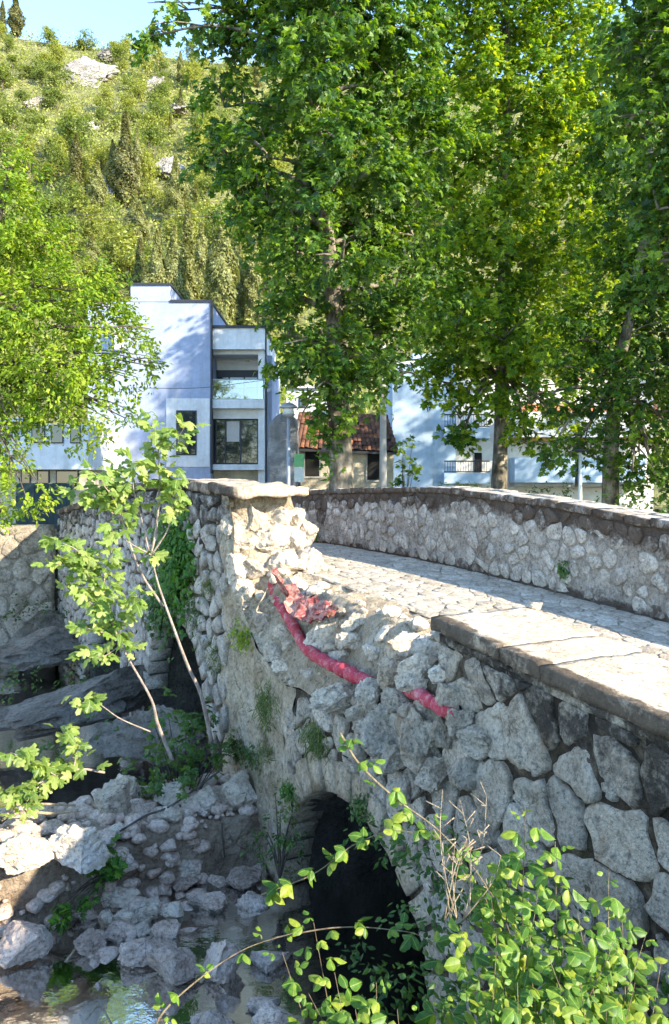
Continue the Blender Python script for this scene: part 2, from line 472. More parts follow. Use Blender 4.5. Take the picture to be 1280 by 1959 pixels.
def rbox(mapf, nx, ny, nz_, amp=0.0, seed=0, frq=3.0):
    """subdivided box: lattice surface points mapped by mapf(a,b,c), each pushed about by noise"""
    idx, V, Fa = {}, [], []

    def g(i, j, k):
        if (i, j, k) not in idx:
            p = Vector(mapf(i / nx, j / ny, k / nz_))
            if amp:
                q = p * frq + Vector((seed * 7.3, seed * 3.1, 0))
                p = p + noise.noise_vector(q) * amp + noise.noise_vector(q * 3.1) * amp * 0.5
            idx[(i, j, k)] = len(V); V.append(p)
        return idx[(i, j, k)]
    for i in range(nx):
        for j in range(ny):
            Fa.append((g(i, j, 0), g(i, j + 1, 0), g(i + 1, j + 1, 0), g(i + 1, j, 0)))
            Fa.append((g(i, j, nz_), g(i + 1, j, nz_), g(i + 1, j + 1, nz_), g(i, j + 1, nz_)))
    for i in range(nx):
        for k in range(nz_):
            Fa.append((g(i, 0, k), g(i + 1, 0, k), g(i + 1, 0, k + 1), g(i, 0, k + 1)))
            Fa.append((g(i, ny, k), g(i, ny, k + 1), g(i + 1, ny, k + 1), g(i + 1, ny, k)))
    for j in range(ny):
        for k in range(nz_):
            Fa.append((g(0, j, k), g(0, j, k + 1), g(0, j + 1, k + 1), g(0, j + 1, k)))
            Fa.append((g(nx, j, k), g(nx, j + 1, k), g(nx, j + 1, k + 1), g(nx, j, k + 1)))
    return V, Fa


def fixn(o):
    bm = bmesh.new(); bm.from_mesh(o.data)
    bmesh.ops.recalc_face_normals(bm, faces=bm.faces)
    bm.to_mesh(o.data); bm.free()
    return o


def box(name, x0, x1, y0, y1, z0, z1, mat, parent=None):
    V = [(x, y, z) for z in (z0, z1) for y in (y0, y1) for x in (x0, x1)]
    Fa = [(0, 2, 3, 1), (4, 5, 7, 6), (0, 1, 5, 4), (2, 6, 7, 3), (0, 4, 6, 2), (1, 3, 7, 5)]
    return build(name, V, Fa, mat, parent, smooth=False)


def pbox(name, xa, ya, xb, yb, Y, depth, mat, parent=None):      # box whose front face fills a pixel rectangle at distance Y
    a, b = P(xa, ya, Y), P(xb, yb, Y)
    return box(name, min(a.x, b.x), max(a.x, b.x), Y, Y + depth, min(a.z, b.z), max(a.z, b.z), mat, parent)


def tube_geo(pts, rad, sides=8, V=None, Fa=None, cap=True):
    V = [] if V is None else V
    Fa = [] if Fa is None else Fa
    pts = [Vector(p) for p in pts]
    prev = None
    base = len(V)
    up = Vector((0.13, 0.21, 0.97))
    for i, p in enumerate(pts):
        t = (pts[min(i + 1, len(pts) - 1)] - pts[max(i - 1, 0)])
        if t.length < 1e-9: t = Vector((0, 0, 1))
        t.normalize()
        if prev is None:
            a = t.orthogonal().normalized()
        else:
            a = (prev - t * prev.dot(t))
            a = a.normalized() if a.length > 1e-6 else t.orthogonal().normalized()
        prev = a
        b = t.cross(a)
        for k in range(sides):
            an = 2 * math.pi * k / sides
            V.append(p + (a * math.cos(an) + b * math.sin(an)) * rad[i])
    n = len(pts)
    for i in range(n - 1):
        for k in range(sides):
            k2 = (k + 1) % sides
            Fa.append((base + i * sides + k, base + i * sides + k2, base + (i + 1) * sides + k2, base + (i + 1) * sides + k))
    if cap:
        Fa.append(tuple(base + k for k in range(sides))[::-1])
        Fa.append(tuple(base + (n - 1) * sides + k for k in range(sides)))
    return V, Fa


def curve(pts, n=6):                                  # Catmull-Rom through points
    pts = [Vector(p) for p in pts]
    if len(pts) < 3:
        return [pts[0].lerp(pts[-1], i / n) for i in range(n + 1)]
    q = [pts[0] * 2 - pts[1]] + pts + [pts[-1] * 2 - pts[-2]]
    out = []
    for i in range(1, len(q) - 2):
        for k in range(n):
            t = k / n
            a, b, c, d = q[i - 1], q[i], q[i + 1], q[i + 2]
            out.append(0.5 * ((2 * b) + (c - a) * t + (2 * a - 5 * b + 4 * c - d) * t * t + (3 * b - a - 3 * c + d) * t ** 3))
    out.append(pts[-1])
    return out


def clip(poly, a, b, c):                              # keep a*u + b*v <= c
    out = []
    for i in range(len(poly)):
        p, q = poly[i], poly[(i + 1) % len(poly)]
        dp, dq = a * p[0] + b * p[1] - c, a * q[0] + b * q[1] - c
        if dp <= 0: out.append(p)
        if (dp < 0 < dq) or (dq < 0 < dp):
            t = dp / (dp - dq)
            out.append((p[0] + (q[0] - p[0]) * t, p[1] + (q[1] - p[1]) * t))
    return out


def area(poly):
    return 0.5 * sum(poly[i][0] * poly[(i + 1) % len(poly)][1] - poly[(i + 1) % len(poly)][0] * poly[i][1] for i in range(len(poly)))


def cells(seeds, bounds):
    S = np.array(seeds)
    u0, u1, v0, v1 = bounds
    res = []
    for i, p in enumerate(S):
        d = ((S - p) ** 2).sum(1)
        poly = [(u0, v0), (u1, v0), (u1, v1), (u0, v1)]
        for j in np.argsort(d)[1:26]:
            q = S[j]
            a, b = q - p
            c = (q @ q - p @ p) / 2
            poly = clip(poly, a, b, c)
            if len(poly) < 3: break
        res.append(poly if len(poly) >= 3 else None)
    return res


def course_seeds(u0, u1, v0, v1, du, dv, rnd, jit=0.32):
    out = []
    v = v0 + dv / 2
    row = 0
    while v < v1 + dv:
        u = u0 + (du * 0.5 if row % 2 else 0) + rnd.uniform(0, du * 0.5)
        while u < u1 + du * .4:
            out.append((u + rnd.uniform(-jit, jit) * du, v + rnd.uniform(-jit, jit) * dv))
            u += du * rnd.uniform(0.7, 1.35)
        v += dv * rnd.uniform(0.88, 1.15)
        row += 1
    return out


def cell_stone(poly, gap, h, frame, K=12, rnd=R, fine=True):
    """a rounded, uneven stone over a polygon cell; frame(u, v, w) -> world point"""
    if area(poly) < 0: poly = poly[::-1]
    n = len(poly)
    q = list(poly)
    for i in range(n):                                # inset every edge
        p0, p1 = poly[i], poly[(i + 1) % n]
        ex, ey = p1[0] - p0[0], p1[1] - p0[1]
        L = math.hypot(ex, ey)
        if L < 1e-6: continue
        nx_, ny_ = ey / L, -ex / L
        q = clip(q, nx_, ny_, nx_ * p0[0] + ny_ * p0[1] - gap / 2)
        if len(q) < 3: return None
    if abs(area(q)) < 0.0016: return None
    for _ in range(1 if K >= 14 else 2):              # cut corners
        z = []
        for i in range(len(q)):
            p0, p1 = q[i], q[(i + 1) % len(q)]
            z.append((p0[0] * .87 + p1[0] * .13, p0[1] * .87 + p1[1] * .13))
            z.append((p0[0] * .13 + p1[0] * .87, p0[1] * .13 + p1[1] * .87))
        q = z
    L = [math.hypot(q[(i + 1) % len(q)][0] - q[i][0], q[(i + 1) % len(q)][1] - q[i][1]) for i in range(len(q))]
    tot = sum(L)
    ring, acc, i = [], 0.0, 0
    for k in range(K):
        t = tot * k / K
        while acc + L[i] < t and i < len(q) - 1:
            acc += L[i]; i += 1
        f = (t - acc) / max(L[i], 1e-9)
        a, b = q[i], q[(i + 1) % len(q)]
        ring.append((a[0] + (b[0] - a[0]) * f, a[1] + (b[1] - a[1]) * f))
    cu = sum(p[0] for p in ring) / K
    cv = sum(p[1] for p in ring) / K
    size = math.sqrt(abs(area(ring)))
    ring = [(cu + (p[0] - cu) * (1 + rnd.uniform(-.09, .07)), cv + (p[1] - cv) * (1 + rnd.uniform(-.09, .07))) for p in ring]
    if K >= 14:                                       # large stones: broken outline, uneven face
        ox = rnd.uniform(-99, 99)
        ring = [(cu + (p[0] - cu) * (1 + .30 * nz(p[0] * 5, p[1] * 5, ox) + .10 * nz(p[0] * 15, p[1] * 15, ox)),
                 cv + (p[1] - cv) * (1 + .30 * nz(p[0] * 5, p[1] * 5, ox) + .10 * nz(p[0] * 15, p[1] * 15, ox))) for p in ring]
        V, Fa = [], []
        pr2 = [(1.0, -0.07), (1.0, h * .25), (.955, h * .80), (.84, h * .98), (.60, h), (.32, h)]
        sl_u, sl_v = rnd.uniform(-.5, .5) * h, rnd.uniform(-.5, .5) * h
        for r, w in pr2:
            for (u, v) in ring:
                du, dv = (u - cu) * r, (v - cv) * r
                ww = w
                if w > 0:
                    ww = w + (sl_u * du + sl_v * dv) / size * 1.6 + h * (.55 * nz(u * r * 6, v * r * 6, ox + r) + .35 * nz((cu + du) * 14, (cv + dv) * 14, ox))
                V.append(frame(cu + du, cv + dv, ww))
        V.append(frame(cu, cv, h * 1.0))
        m_ = len(pr2)
        for a in range(m_ - 1):
            for k in range(K):
                k2 = (k + 1) % K
                Fa.append((a * K + k, a * K + k2, (a + 1) * K + k2, (a + 1) * K + k))
        for k in range(K):
            Fa.append(((m_ - 1) * K + k, (m_ - 1) * K + (k + 1) % K, m_ * K))
        return V, Fa, (cu, cv)
    prof = [(1.0, -0.07), (1.0, h * .45), (.93, h * .88), (.62, h * 1.0)] if fine else [(1.0, -0.05), (1.0, h * .6), (.88, h)]
    tu, tv = rnd.uniform(-.3, .3) * h, rnd.uniform(-.3, .3) * h
    V, Fa = [], []
    for r, w in prof:
        for (u, v) in ring:
            du, dv = (u - cu) * r, (v - cv) * r
            ww = w
            if w > 0:
                ww = w + (tu * du + tv * dv) / size * 2 + rnd.uniform(-.24, .24) * h
            V.append(frame(cu + du, cv + dv, ww))
    V.append(frame(cu, cv, h * rnd.uniform(.85, 1.1)))
    m_ = len(prof)
    for a in range(m_ - 1):
        for k in range(K):
            k2 = (k + 1) % K
            Fa.append((a * K + k, a * K + k2, (a + 1) * K + k2, (a + 1) * K + k))
    for k in range(K):
        Fa.append(((m_ - 1) * K + k, (m_ - 1) * K + (k + 1) % K, m_ * K))
    return V, Fa, (cu, cv)


# leaf shapes: outline fan round a mid point, x across, y along, z up
def leaf_shape(outline, mid=(0, 0.4), droop=0.25, fold=0.25, phase=0.0):
    V = [(mid[0], mid[1], 0.03)]
    for x, y in outline:
        V.append((x, y, -fold * abs(x) - droop * y * y + 0.05 * math.sin(7 * x + phase)))
    n = len(outline)
    T = [(0, 1 + i, 1 + (i + 1) % n) for i in range(n)]
    return np.array(V), np.array(T)


_h = [(0.0, 0.0), (0.30, 0.02), (0.56, 0.22), (0.30, 0.36), (0.50, 0.72), (0.20, 0.64), (0.0, 1.0)]
_s = [(0.0, 0.0), (0.52, 0.16), (0.27, 0.36), (0.48, 0.70), (0.18, 0.66), (0.0, 1.0)]
PLANE = leaf_shape(_s + [(-x, y) for x, y in _s[-2:0:-1]])
LOBED = leaf_shape(_h + [(-x, y) for x, y in _h[-2:0:-1]])
_h = [(0.0, 0.0), (0.22, 0.25), (0.26, 0.52), (0.0, 1.0)]
OVAL = leaf_shape(_h + [(-x, y) for x, y in _h[-2:0:-1]])
_h = [(0.0, 0.0), (0.3, 0.45), (0.0, 1.0), (-0.3, 0.45)]
RHOMB = (np.array([(0, 0, 0), (0.32, 0.45, -0.08), (0, 1, -0.12), (-0.32, 0.45, -0.08)]), np.array([(0, 1, 2), (0, 2, 3)]))
BLADE = (np.array([(-0.05, 0, 0), (0.05, 0, 0), (0.035, .55, -.08), (0, 1, -.3)]), np.array([(0, 1, 2), (0, 2, 3)]))


def scatter(C, Nn, D, S, shape):
    """leaves at C with normals Nn, pointing along D, length S -> V, T"""
    TV, TT = shape
    D = D - (D * Nn).sum(1, keepdims=True) * Nn
    ln = np.linalg.norm(D, axis=1, keepdims=True)
    alt = np.cross(Nn, np.array([0.577, 0.577, 0.577]))
    D = np.where(ln > 1e-4, D / np.maximum(ln, 1e-6), alt)
    X = np.cross(D, Nn)
    N_, k = len(C), len(TV)
    V = (C[:, None, :] + S[:, None, None] * (TV[None, :, 0, None] * X[:, None, :] + TV[None, :, 1, None] * D[:, None, :] + TV[None, :, 2, None] * Nn[:, None, :]))
    T = (TT[None] + (np.arange(N_) * k)[:, None, None]).reshape(-1, 3)
    return V.reshape(-1, 3), T


def unit(a):
    return a / np.maximum(np.linalg.norm(a, axis=1, keepdims=True), 1e-9)


def lobe_leaves(lobes, dens, size, rng, per=11, twig=0.7, hollow=2.4, upness=0.9):
    """leaf positions in sprays through ellipsoid lobes [(centre, (rx, ry, rz))]; dens = sprays per m3"""
    C, Nn, D, S, Rn = [], [], [], [], []
    for c, r in lobes:
        c = np.array(tuple(c)); r = np.array(r, dtype=float)
        m = max(6, int(dens * 4.19 * r[0] * r[1] * r[2]))
        d = unit(rng.normal(size=(m, 3)))
        q = rng.uniform(0.0, 1, (m, 1)) ** (1 / hollow)
        wob = 1 + 0.22 * np.sin(d[:, :1] * 5 + c[0]) * np.cos(d[:, 2:] * 6 + c[1])
        base = c + d * q * r * wob
        out = unit(d / r)
        tdir = unit(out + rng.normal(size=(m, 3)) * 0.6 + np.array([0, 0, -0.15]))
        clump = np.clip(rng.normal(0.5, 0.2, (m, 1)), 0, 1)
        t = rng.uniform(0, 1, (m, per, 1))
        pos = base[:, None] + tdir[:, None] * (t - 0.3) * twig + rng.normal(size=(m, per, 3)) * twig * 0.20
        n = unit((rng.normal(size=(m * per, 3)) * 0.55 + np.repeat(out, per, 0) * 0.45 + np.array([0, 0, upness])))
        dd = np.repeat(tdir, per, 0) + rng.normal(size=(m * per, 3)) * 0.8 + np.array([0, 0, -0.5])
        C.append(pos.reshape(-1, 3)); Nn.append(n); D.append(dd)
        S.append(size * rng.uniform(0.55, 1.25, m * per))
        Rn.append(np.clip(np.repeat(clump, per, 0)[:, 0] * 0.7 + rng.uniform(-0.1, 0.45, m * per), 0, 1))
    return np.concatenate(C), np.concatenate(Nn), np.concatenate(D), np.concatenate(S), np.concatenate(Rn)


def crown_mesh(name, lobes, dens, size, shape, mat, rng, origin, **kw):
    C, Nn, D, S, Rn = lobe_leaves(lobes, dens, size, rng, **kw)
    V, T = scatter(C - np.array(tuple(origin)), Nn, D, S, shape)
    return tri_mesh(name, V, T, mat, np.repeat(Rn, len(shape[0])))


def limbs_to(trunk_pts, trunk_r, lobes, rng, V, Fa, frac=(0.45, 0.95), thick=0.35, twigs=3):
    """limbs leaving the trunk towards every lobe"""
    n = len(trunk_pts)
    for c, r in lobes:
        c = Vector(c)
        best = None
        for i in range(int(n * frac[0]), n):
            d = (trunk_pts[i] - c).length + max(0, trunk_pts[i].z - c.z + 0.2) * 2.0
            if best is None or d < best[0]: best = (d, i)
        a = trunk_pts[best[1]]
        ra = trunk_r[best[1]] * thick + 0.012
        mid = a.lerp(c, 0.5) + Vector((rng.uniform(-.3, .3), rng.uniform(-.3, .3), (c - a).length * 0.10))
        pts = curve([a, mid, c], 4)
        tube_geo(pts, [ra * (1 - 0.75 * i / (len(pts) - 1)) for i in range(len(pts))], 6, V, Fa)
        for _ in range(twigs):
            d = Vector(rng.normal(size=3)); d.normalize()
            e = c + Vector((d.x * r[0], d.y * r[1], abs(d.z) * r[2])) * 0.8
            st = pts[rng.integers(len(pts) // 2, len(pts))]
            p2 = curve([st, st.lerp(e, .5) + Vector((0, 0, .1)), e], 3)
            tube_geo(p2, [ra * .35 * (1 - .7 * i / (len(p2) - 1)) + .004 for i in range(len(p2))], 5, V, Fa)


def tree(name, label, base, trunk_pts, r0, lobes, dens, size, shape, leafm, barkm, seed, group=None, r1=0.25, twigs=3, thick=0.4, **kw):
    rng = np.random.default_rng(seed)
    t = thing(name, label, 'tree', base, group)
    tp = curve([Vector(p) for p in trunk_pts], 6)
    n = len(tp)
    rad = [r0 * (1 + 0.35 * math.exp(-i * 0.9)) * (1 - (1 - r1) * i / (n - 1)) for i in range(n)]
    V, Fa = [], []
    tube_geo(tp, rad, 12, V, Fa)
    limbs_to(tp, rad, lobes, rng, V, Fa, twigs=twigs, thick=thick)
    build('trunk', V, Fa, barkm, t)
    me = crown_mesh('crown', lobes, dens, size, shape, leafm, rng, base, **kw)
    addo('crown', me, t, base)
    return t


# ------------------------------------------------------------------ the setting: ground, river, hill
def far_edge(n):
    return np.interp(n, [-40, 4.2, 7.5, 12, 60], [24.2, 24.2, 18.5, 15.5, 15.0])


def ground_z(s, n):
    fe = far_edge(n)
    edge = 1.25 + 0.10 * math.sin(n * 1.7)
    if s < edge: z = 3.15 + 0.04 * nz(s, n, 0, .8)
    elif s < 4.4:
        t = (s - edge) / (4.4 - edge)
        z = 3.15 - 3.55 * sm(0, 1, t) + 0.12 * nz(s, n, 3, 1.6)
    elif s < fe - 0.3: z = -0.42 + 0.16 * nz(s, n, 5, .5) + 0.10 * nz(s, n, 9, 1.7) + 0.35 * sm(11, 22, s) + 0.40 * math.exp(-((s - 9.3) ** 2 / 1.1 + (n - 2.7) ** 2 / 1.6))
    else:
        z = 3.2 if s > fe else -0.2
    return z


sv = list(np.concatenate([[-600, -250, -100, -40, -15, -6, -2, 0], np.arange(0.6, 5.0, 0.2), np.arange(5.0, 26.5, 0.28), [27.5, 30, 36, 45, 60, 90]]))
nv = list(np.concatenate([[-500, -200, -90, -45, -25, -16], np.arange(-12, 5, 0.3), np.arange(5, 18, 0.7), [20, 25, 35, 60, 120, 300, 600]]))
V, Fa = [], []
for s in sv:
    for n in nv:
        V.append(B(s, n, ground_z(s, n)))
for i in range(len(sv) - 1):
    for j in range(len(nv) - 1):
        a = i * len(nv) + j
        Fa.append((a, a + 1, a + len(nv) + 1, a + len(nv)))
o = build('ground', V, Fa, [M['bank'], M['bed']], origin=(0, 0, 0)); tag(o, 'river banks and stony bed of the stream', kind='structure')
mi = []
for i in range(len(sv) - 1):
    for j in range(len(nv) - 1):
        mi.append(1 if 3.9 < sv[i] < 24 else 0)
o.data.polygons.foreach_set('material_index', mi)
fixn(o)
# water sheet
V, Fa = [], []
ws = np.linspace(2.0, 25, 24); wnn = np.linspace(-45, 45, 46)
for s in ws:
    for n in wnn: V.append(B(s, n, 0.0))
for i in range(len(ws) - 1):
    for j in range(len(wnn) - 1):
        a = i * len(wnn) + j
        Fa.append((a, a + len(wnn), a + len(wnn) + 1, a + 1))
o = build('river', V, Fa, M['water'], origin=(0, 0, 0)); tag(o, 'clear shallow river water under the bridge', kind='structure')
# street on the far bank
o = build('street', [B(24.6, -30, 3.206), B(24.6, 4, 3.206), B(29.5, 4, 3.206), B(29.5, -30, 3.206)], [(0, 1, 2, 3)], M['asphalt'], origin=(0, 0, 0)); tag(o, 'grey street running along the far bank', kind='structure')


def hill_z(X, Y):
    px = 640 + F * X / 230.0
    crest_y = np.interp(px, [-600, 0, 60, 150, 380, 700, 1300, 2200], [12, 42, 62, 76, 98, 118, 180, 300])
    crest = EYE + (HOR - crest_y) / F * 230 - 2.0
    t = (Y - 56) / 174.0
    if t <= 0: return 3.0
    if t <= 1:
        z = 3.0 + (crest - 3.0) * (0.85 * t ** 1.05 + 0.15 * t * t)
        z += 5.0 * fbm((X, Y, 0), 0.022, 3) * min(1, 4 * t) * (1 - 0.65 * sm(0.75, 1, t))
        return z
    return crest - (Y - 230) * 0.35


hx = np.concatenate([[-900, -600, -400, -280, -220], np.arange(-180, 260, 5.0), [300, 400, 600, 900]])
hy = np.concatenate([np.arange(52, 240, 4.0), [260, 300, 400, 600, 1000]])
V, Fa = [], []
for y in hy:
    for x in hx: V.append((x, y, max(-5, hill_z(x, y))))
for i in range(len(hy) - 1):
    for j in range(len(hx) - 1):
        a = i * len(hx) + j
        Fa.append((a, a + 1, a + len(hx) + 1, a + len(hx)))
o = build('hillside', V, Fa, M['hill'], origin=(0, 0, 0)); tag(o, 'steep wooded hillside rising behind the houses', kind='structure')


def hill_at(px, py):                                  # first hit of a pixel ray with the hill
    a, b = (px - 640) / F, -(py - HOR) / F
    Y = 57.0
    while Y < 260:
        if EYE + b * Y <= hill_z(a * Y, Y): return Vector((a * Y, Y, hill_z(a * Y, Y)))
        Y += 1.0
    return None


# undergrowth that nobody could count
rng = np.random.default_rng(5)
C = []
while len(C) < 9500:
    Y = 58 + 176 * rng.uniform() ** 0.7
    x = rng.uniform(-0.47, 0.42) * Y
    if rng.uniform() < 0.55 or x < -0.05 * Y:
        C.append((x, Y, hill_z(x, Y) + rng.uniform(0.1, 1.6)))
C = np.array(C); m_ = len(C)
rep = 9
CC = np.repeat(C, rep, 0) + rng.normal(size=(m_ * rep, 3)) * np.array([0.9, 0.9, 0.6])
Nn = unit(rng.normal(size=(m_ * rep, 3)) * .7 + np.array([0.2, -0.5, 0.7]))
V, T = scatter(CC, Nn, rng.normal(size=(m_ * rep, 3)), rng.uniform(0.28, 0.75, m_ * rep), RHOMB)
me = tri_mesh('undergrowth', V, T, M['hill_leaf'], np.repeat(np.clip(np.repeat(rng.normal(.45, .22, m_), rep) + rng.normal(0, .12, m_ * rep), 0, 1), 4))
o = addo('undergrowth', me); tag(o, 'low scrub covering the hillside between the trees', 'scrub', kind='stuff')

# pale rock outcrops on the hill
for i, (px, py, w, h, lab) in enumerate([
        (172, 150, 80, 62, 'largest pale grey cliff outcrop high on the wooded hillside'),
        (215, 112, 40, 26, 'small pale rock just right above the largest cliff outcrop'),
        (292, 175, 34, 36, 'narrow pale rock face right of the largest cliff outcrop'),
        (345, 218, 26, 18, 'little white rock on the hillside beside the plane tree crown'),
        (330, 330, 40, 40, 'pale rocky scar on the hillside left of the plane tree'),
        (70, 205, 22, 26, 'small pale rock on the hillside, leftmost of the outcrops'),
        (212, 380, 26, 50, 'pale streak of bare rock low on the hillside below tall cypress'),
        (137, 74, 26, 16, 'tiny pale rock near the hill crest'),
        (175, 255, 30, 26, 'pale rock patch between bushes in the middle of the hillside')]):
    c = hill_at(px, py)
    if c is None: continue
    k = c.y / F
    V, Fa = rock(900 + i, (w * k * .74, 2.2, h * k * .92), 5, 14, 0.40, 0.0)
    V[:, 1] += V[:, 2] * 0.9
    V = V + np.array((c.x, c.y - 1.6, c.z + 0.2))
    o = build('rock_outcrop', V, Fa, M['cliff'], smooth=True); tag(o, lab, 'rock', 'pale rock outcrops on the hill')

# hillside trees: a few crown shapes, copied
rng = np.random.default_rng(77)


def hill_protos():
    pr = []
    for k in range(7):
        rr = np.random.default_rng(200 + k)
        lobes = []
        h = 5.5
        for _ in range(8):
            a = rr.uniform(0, 6.28); q = rr.uniform(0.2, 1.5)
            lobes.append(((q * math.cos(a), q * math.sin(a), rr.uniform(1.6, 4.9)), (rr.uniform(.9, 1.5), rr.uniform(.9, 1.5), rr.uniform(.8, 1.3))))
        cm = crown_mesh('crown', lobes, 5.5, 0.34, RHOMB, M['hill_leaf'] if k % 2 else M['oak_leaf'], rr, (0, 0, 0), per=8, twig=0.6, hollow=3.0)
        V, Fa = tube_geo([(0, 0, -1), (0.05, 0, 1.2), (0, .1, 4)], [.22, .16, .04], 6)
        pr.append((cm, mesh_data('trunk', V, Fa, M['bark'])))
    return pr


def conifer_protos():
    pr = []
    for k in range(5):
        rr = np.random.default_rng(300 + k)
        wd = (0.85, 1.05, 1.5, 1.9, 1.2)[k]
        n = 11000
        t = rr.uniform(0.02, 1, n) ** 0.85
        an = rr.uniform(0, 6.28, n)
        lump = 1 + 0.25 * np.sin(an * 3 + t * 21 + k) + 0.15 * np.sin(an * 5 - t * 33)
        rad = wd * np.minimum((1 - t) * 1.5, 1.0) ** 0.8 * (0.75 + 0.25 * np.sin(t * 9 + k)) * lump * rr.uniform(.55, 1.0, n) ** 0.5
        C = np.stack([rad * np.cos(an), rad * np.sin(an), 0.3 + t * 9.5], 1)
        Nn = unit(np.stack([np.cos(an), np.sin(an), np.full(n, .5)], 1) + rr.normal(size=(n, 3)) * .5)
        D = np.stack([np.cos(an) * .5, np.sin(an) * .5, np.full(n, .9 if wd < 1.1 else -.35)], 1) + rr.normal(size=(n, 3)) * .35
        V, T = scatter(C, Nn, D, rr.uniform(.14, .32, n), RHOMB)
        rn = np.repeat(np.clip(rr.normal(.5, .22, n) + .12 * np.sin(an * 4 + t * 25), 0, 1), 4)
        cm = tri_mesh('crown', V, T, M['dark_conifer'] if k in (1, 4) else M['conifer_leaf'], rn)
        V, Fa = tube_geo([(0, 0, -1), (0, 0, 3), (0, 0, 8.5)], [.25, .18, .03], 6)
        pr.append((cm, mesh_data('trunk', V, Fa, M['bark'])))
    return pr


HP, CP = hill_protos(), conifer_protos()


def place_tree(name, proto, loc, sc, rz, label, group):
    t = thing(name, label, 'tree', loc, group)
    t.rotation_euler = (0, 0, rz)
    t.scale = sc
    for nm, me in zip(('crown', 'trunk'), proto):
        o = bpy.data.objects.new(nm, me); COL.objects.link(o); o.parent = t
    return t


for i, (px, py, hpx, k, wx) in enumerate([
        (360, 392, 190, 0, 1.0), (385, 425, 170, 2, .8), (425, 405, 190, 2, .9), (455, 445, 170, 3, .8), (485, 452, 180, 2, .8), (515, 495, 140, 3, .8),
        (540, 480, 150, 2, .8), (333, 430, 165, 2, .8), (300, 440, 150, 3, .8), (268, 455, 150, 4, 1.1), (405, 470, 130, 0, 1.2), (570, 560, 110, 2, .8)]):
    Y = 84 + 5 * math.sin(i * 2.3)
    top = P(px, py, Y)
    g = hill_z(top.x, Y)
    sc = (top.z - g) / 9.8
    place_tree('cypress_tree', CP[k], (top.x, Y, g), (sc * wx, sc * wx, sc), i * 1.3, '%s from the left in the row of slim cypresses behind the blue house' % ['fourth', 'fifth', 'seventh', 'eighth', 'ninth', 'tenth', 'eleventh', 'third', 'second', 'first', 'sixth', 'twelfth'][i], 'cypresses behind the blue house')
for i, (px, py, pb, k, wx) in enumerate([(240, 215, 400, 4, 1.15), (215, 270, 390, 1, .8), (145, 262, 395, 1, 1.35), (262, 250, 380, 2, .7), (30, -12, 75, 4, 1.5), (5, 5, 70, 1, 1.2), (345, 100, 160, 2, 1.0)]):
    g = hill_at(px, pb) or hill_at(px, pb + 25)
    if g is None: continue
    hh = (pb - py) / F * g.y
    sc = hh / 9.8
    place_tree('conifer_tree', CP[k], g, (sc * wx, sc * wx, sc), i * 2.1,
               ['tall dark conifer on the hillside below the pale cliff, right one of the pair', 'dark conifer close left of the tallest hillside conifer',
                'broad dark conifer standing left of the tall hillside conifers', 'slim lighter conifer close right of the tallest hillside conifer',
                'tall conifer on the hill crest at the upper left corner', 'conifer on the crest at the left edge of the photo', 'grey green pine on the crest beside the plane tree crown'][i], 'large conifers on the hill')
cnt = 0
tries = 0
pts = []
while cnt < 290 and tries < 9000:
    tries += 1
    if rng.uniform() < 0.8:
        px, py = rng.uniform(-50, 600), rng.uniform(70, 640)
    else:
        px, py = rng.uniform(560, 1350), rng.uniform(120, 650)
    c = hill_at(px, py)
    if c is None: continue
    if any((c - q).length < 3.1 for q in pts): continue
    if (abs(px - 172) < 55 and abs(py - 165) < 45) or (abs(px - 330) < 20 and abs(py - 345) < 25) or (abs(px - 292) < 15 and abs(py - 190) < 20): continue
    pts.append(c)
    k = int(rng.integers(0, 7))
    sc = rng.uniform(0.65, 1.25) * (0.9 if c.y < 90 else 1.05)
    con = rng.uniform() < 0.13
    if con:
        place_tree('hillside_conifer', CP[int(rng.integers(0, 5))], c, (sc * .9, sc * .9, sc * rng.uniform(.6, .9)), rng.uniform(0, 6.28), 'small conifer among the bushy trees on the wooded hillside', 'small hillside conifers')
    else:
        place_tree('hillside_tree', HP[k], c, (sc, sc, sc * rng.uniform(.85, 1.2)), rng.uniform(0, 6.28), 'bushy pale green tree in the wood covering the hillside', 'broadleaf trees on the hillside')
    cnt += 1

# ------------------------------------------------------------------ the stone bridge
NW = 4.12                                             # outer face of the near side
NI = 5.06                                             # inner face of the near parapet
NF = 7.25                                             # inner face of the far parapet
NO = 7.85                                             # outer face of the far side


def deckz(s):
    f = lambda q: np.interp(q, [-6, 0, 3.5, 6.16, 8.3, 10.5, 14.0, 18, 24.5, 40], [3.2, 3.14, 3.16, 3.34, 3.5, 3.62, 3.69, 3.55, 3.2, 3.2])
    return float((f(s - .7) + f(s) + f(s + .7)) / 3)


def ptop(s):                                          # far parapet top
    f = lambda q: np.interp(q, [-3, 3, 6.16, 8.3, 10.5, 14.8, 19, 24.5], [3.75, 4.1, 4.39, 4.62, 4.76, 4.68, 4.4, 4.05])
    return float((f(s - .5) + f(s) + f(s + .5)) / 3)


def ctop(s):                                          # near low parapet with the wide slabs
    return float(np.interp(s, [0, 3.55, 5.9], [3.16, 3.40, 3.655]))


def rtop(s):                                          # standing remnant of the near parapet
    f = lambda q: np.interp(q, [10.5, 11.2, 13, 16, 20, 24.5], [4.70, 4.76, 4.88, 4.80, 4.45, 4.05])
    return float((f(s - .3) + f(s) + f(s + .3)) / 3)


def gapz(s):
    return float(np.interp(s, [5.75, 5.95, 6.4, 7.14, 8.3, 9.13, 9.8, 10.3, 10.6, 10.85], [3.42, 3.25, 2.95, 2.58, 2.45, 2.42, 2.7, 3.04, 3.6, 4.5]))


def wtop(s):
    if s < 5.8: return ctop(s) - 0.16
    if s < 10.85: return gapz(s)
    return rtop(s) - 0.12


ARCH = [(7.5, 1.6, 0.0), (13.35, 1.62, 1.05), (18.6, 1.7, 0.7)]


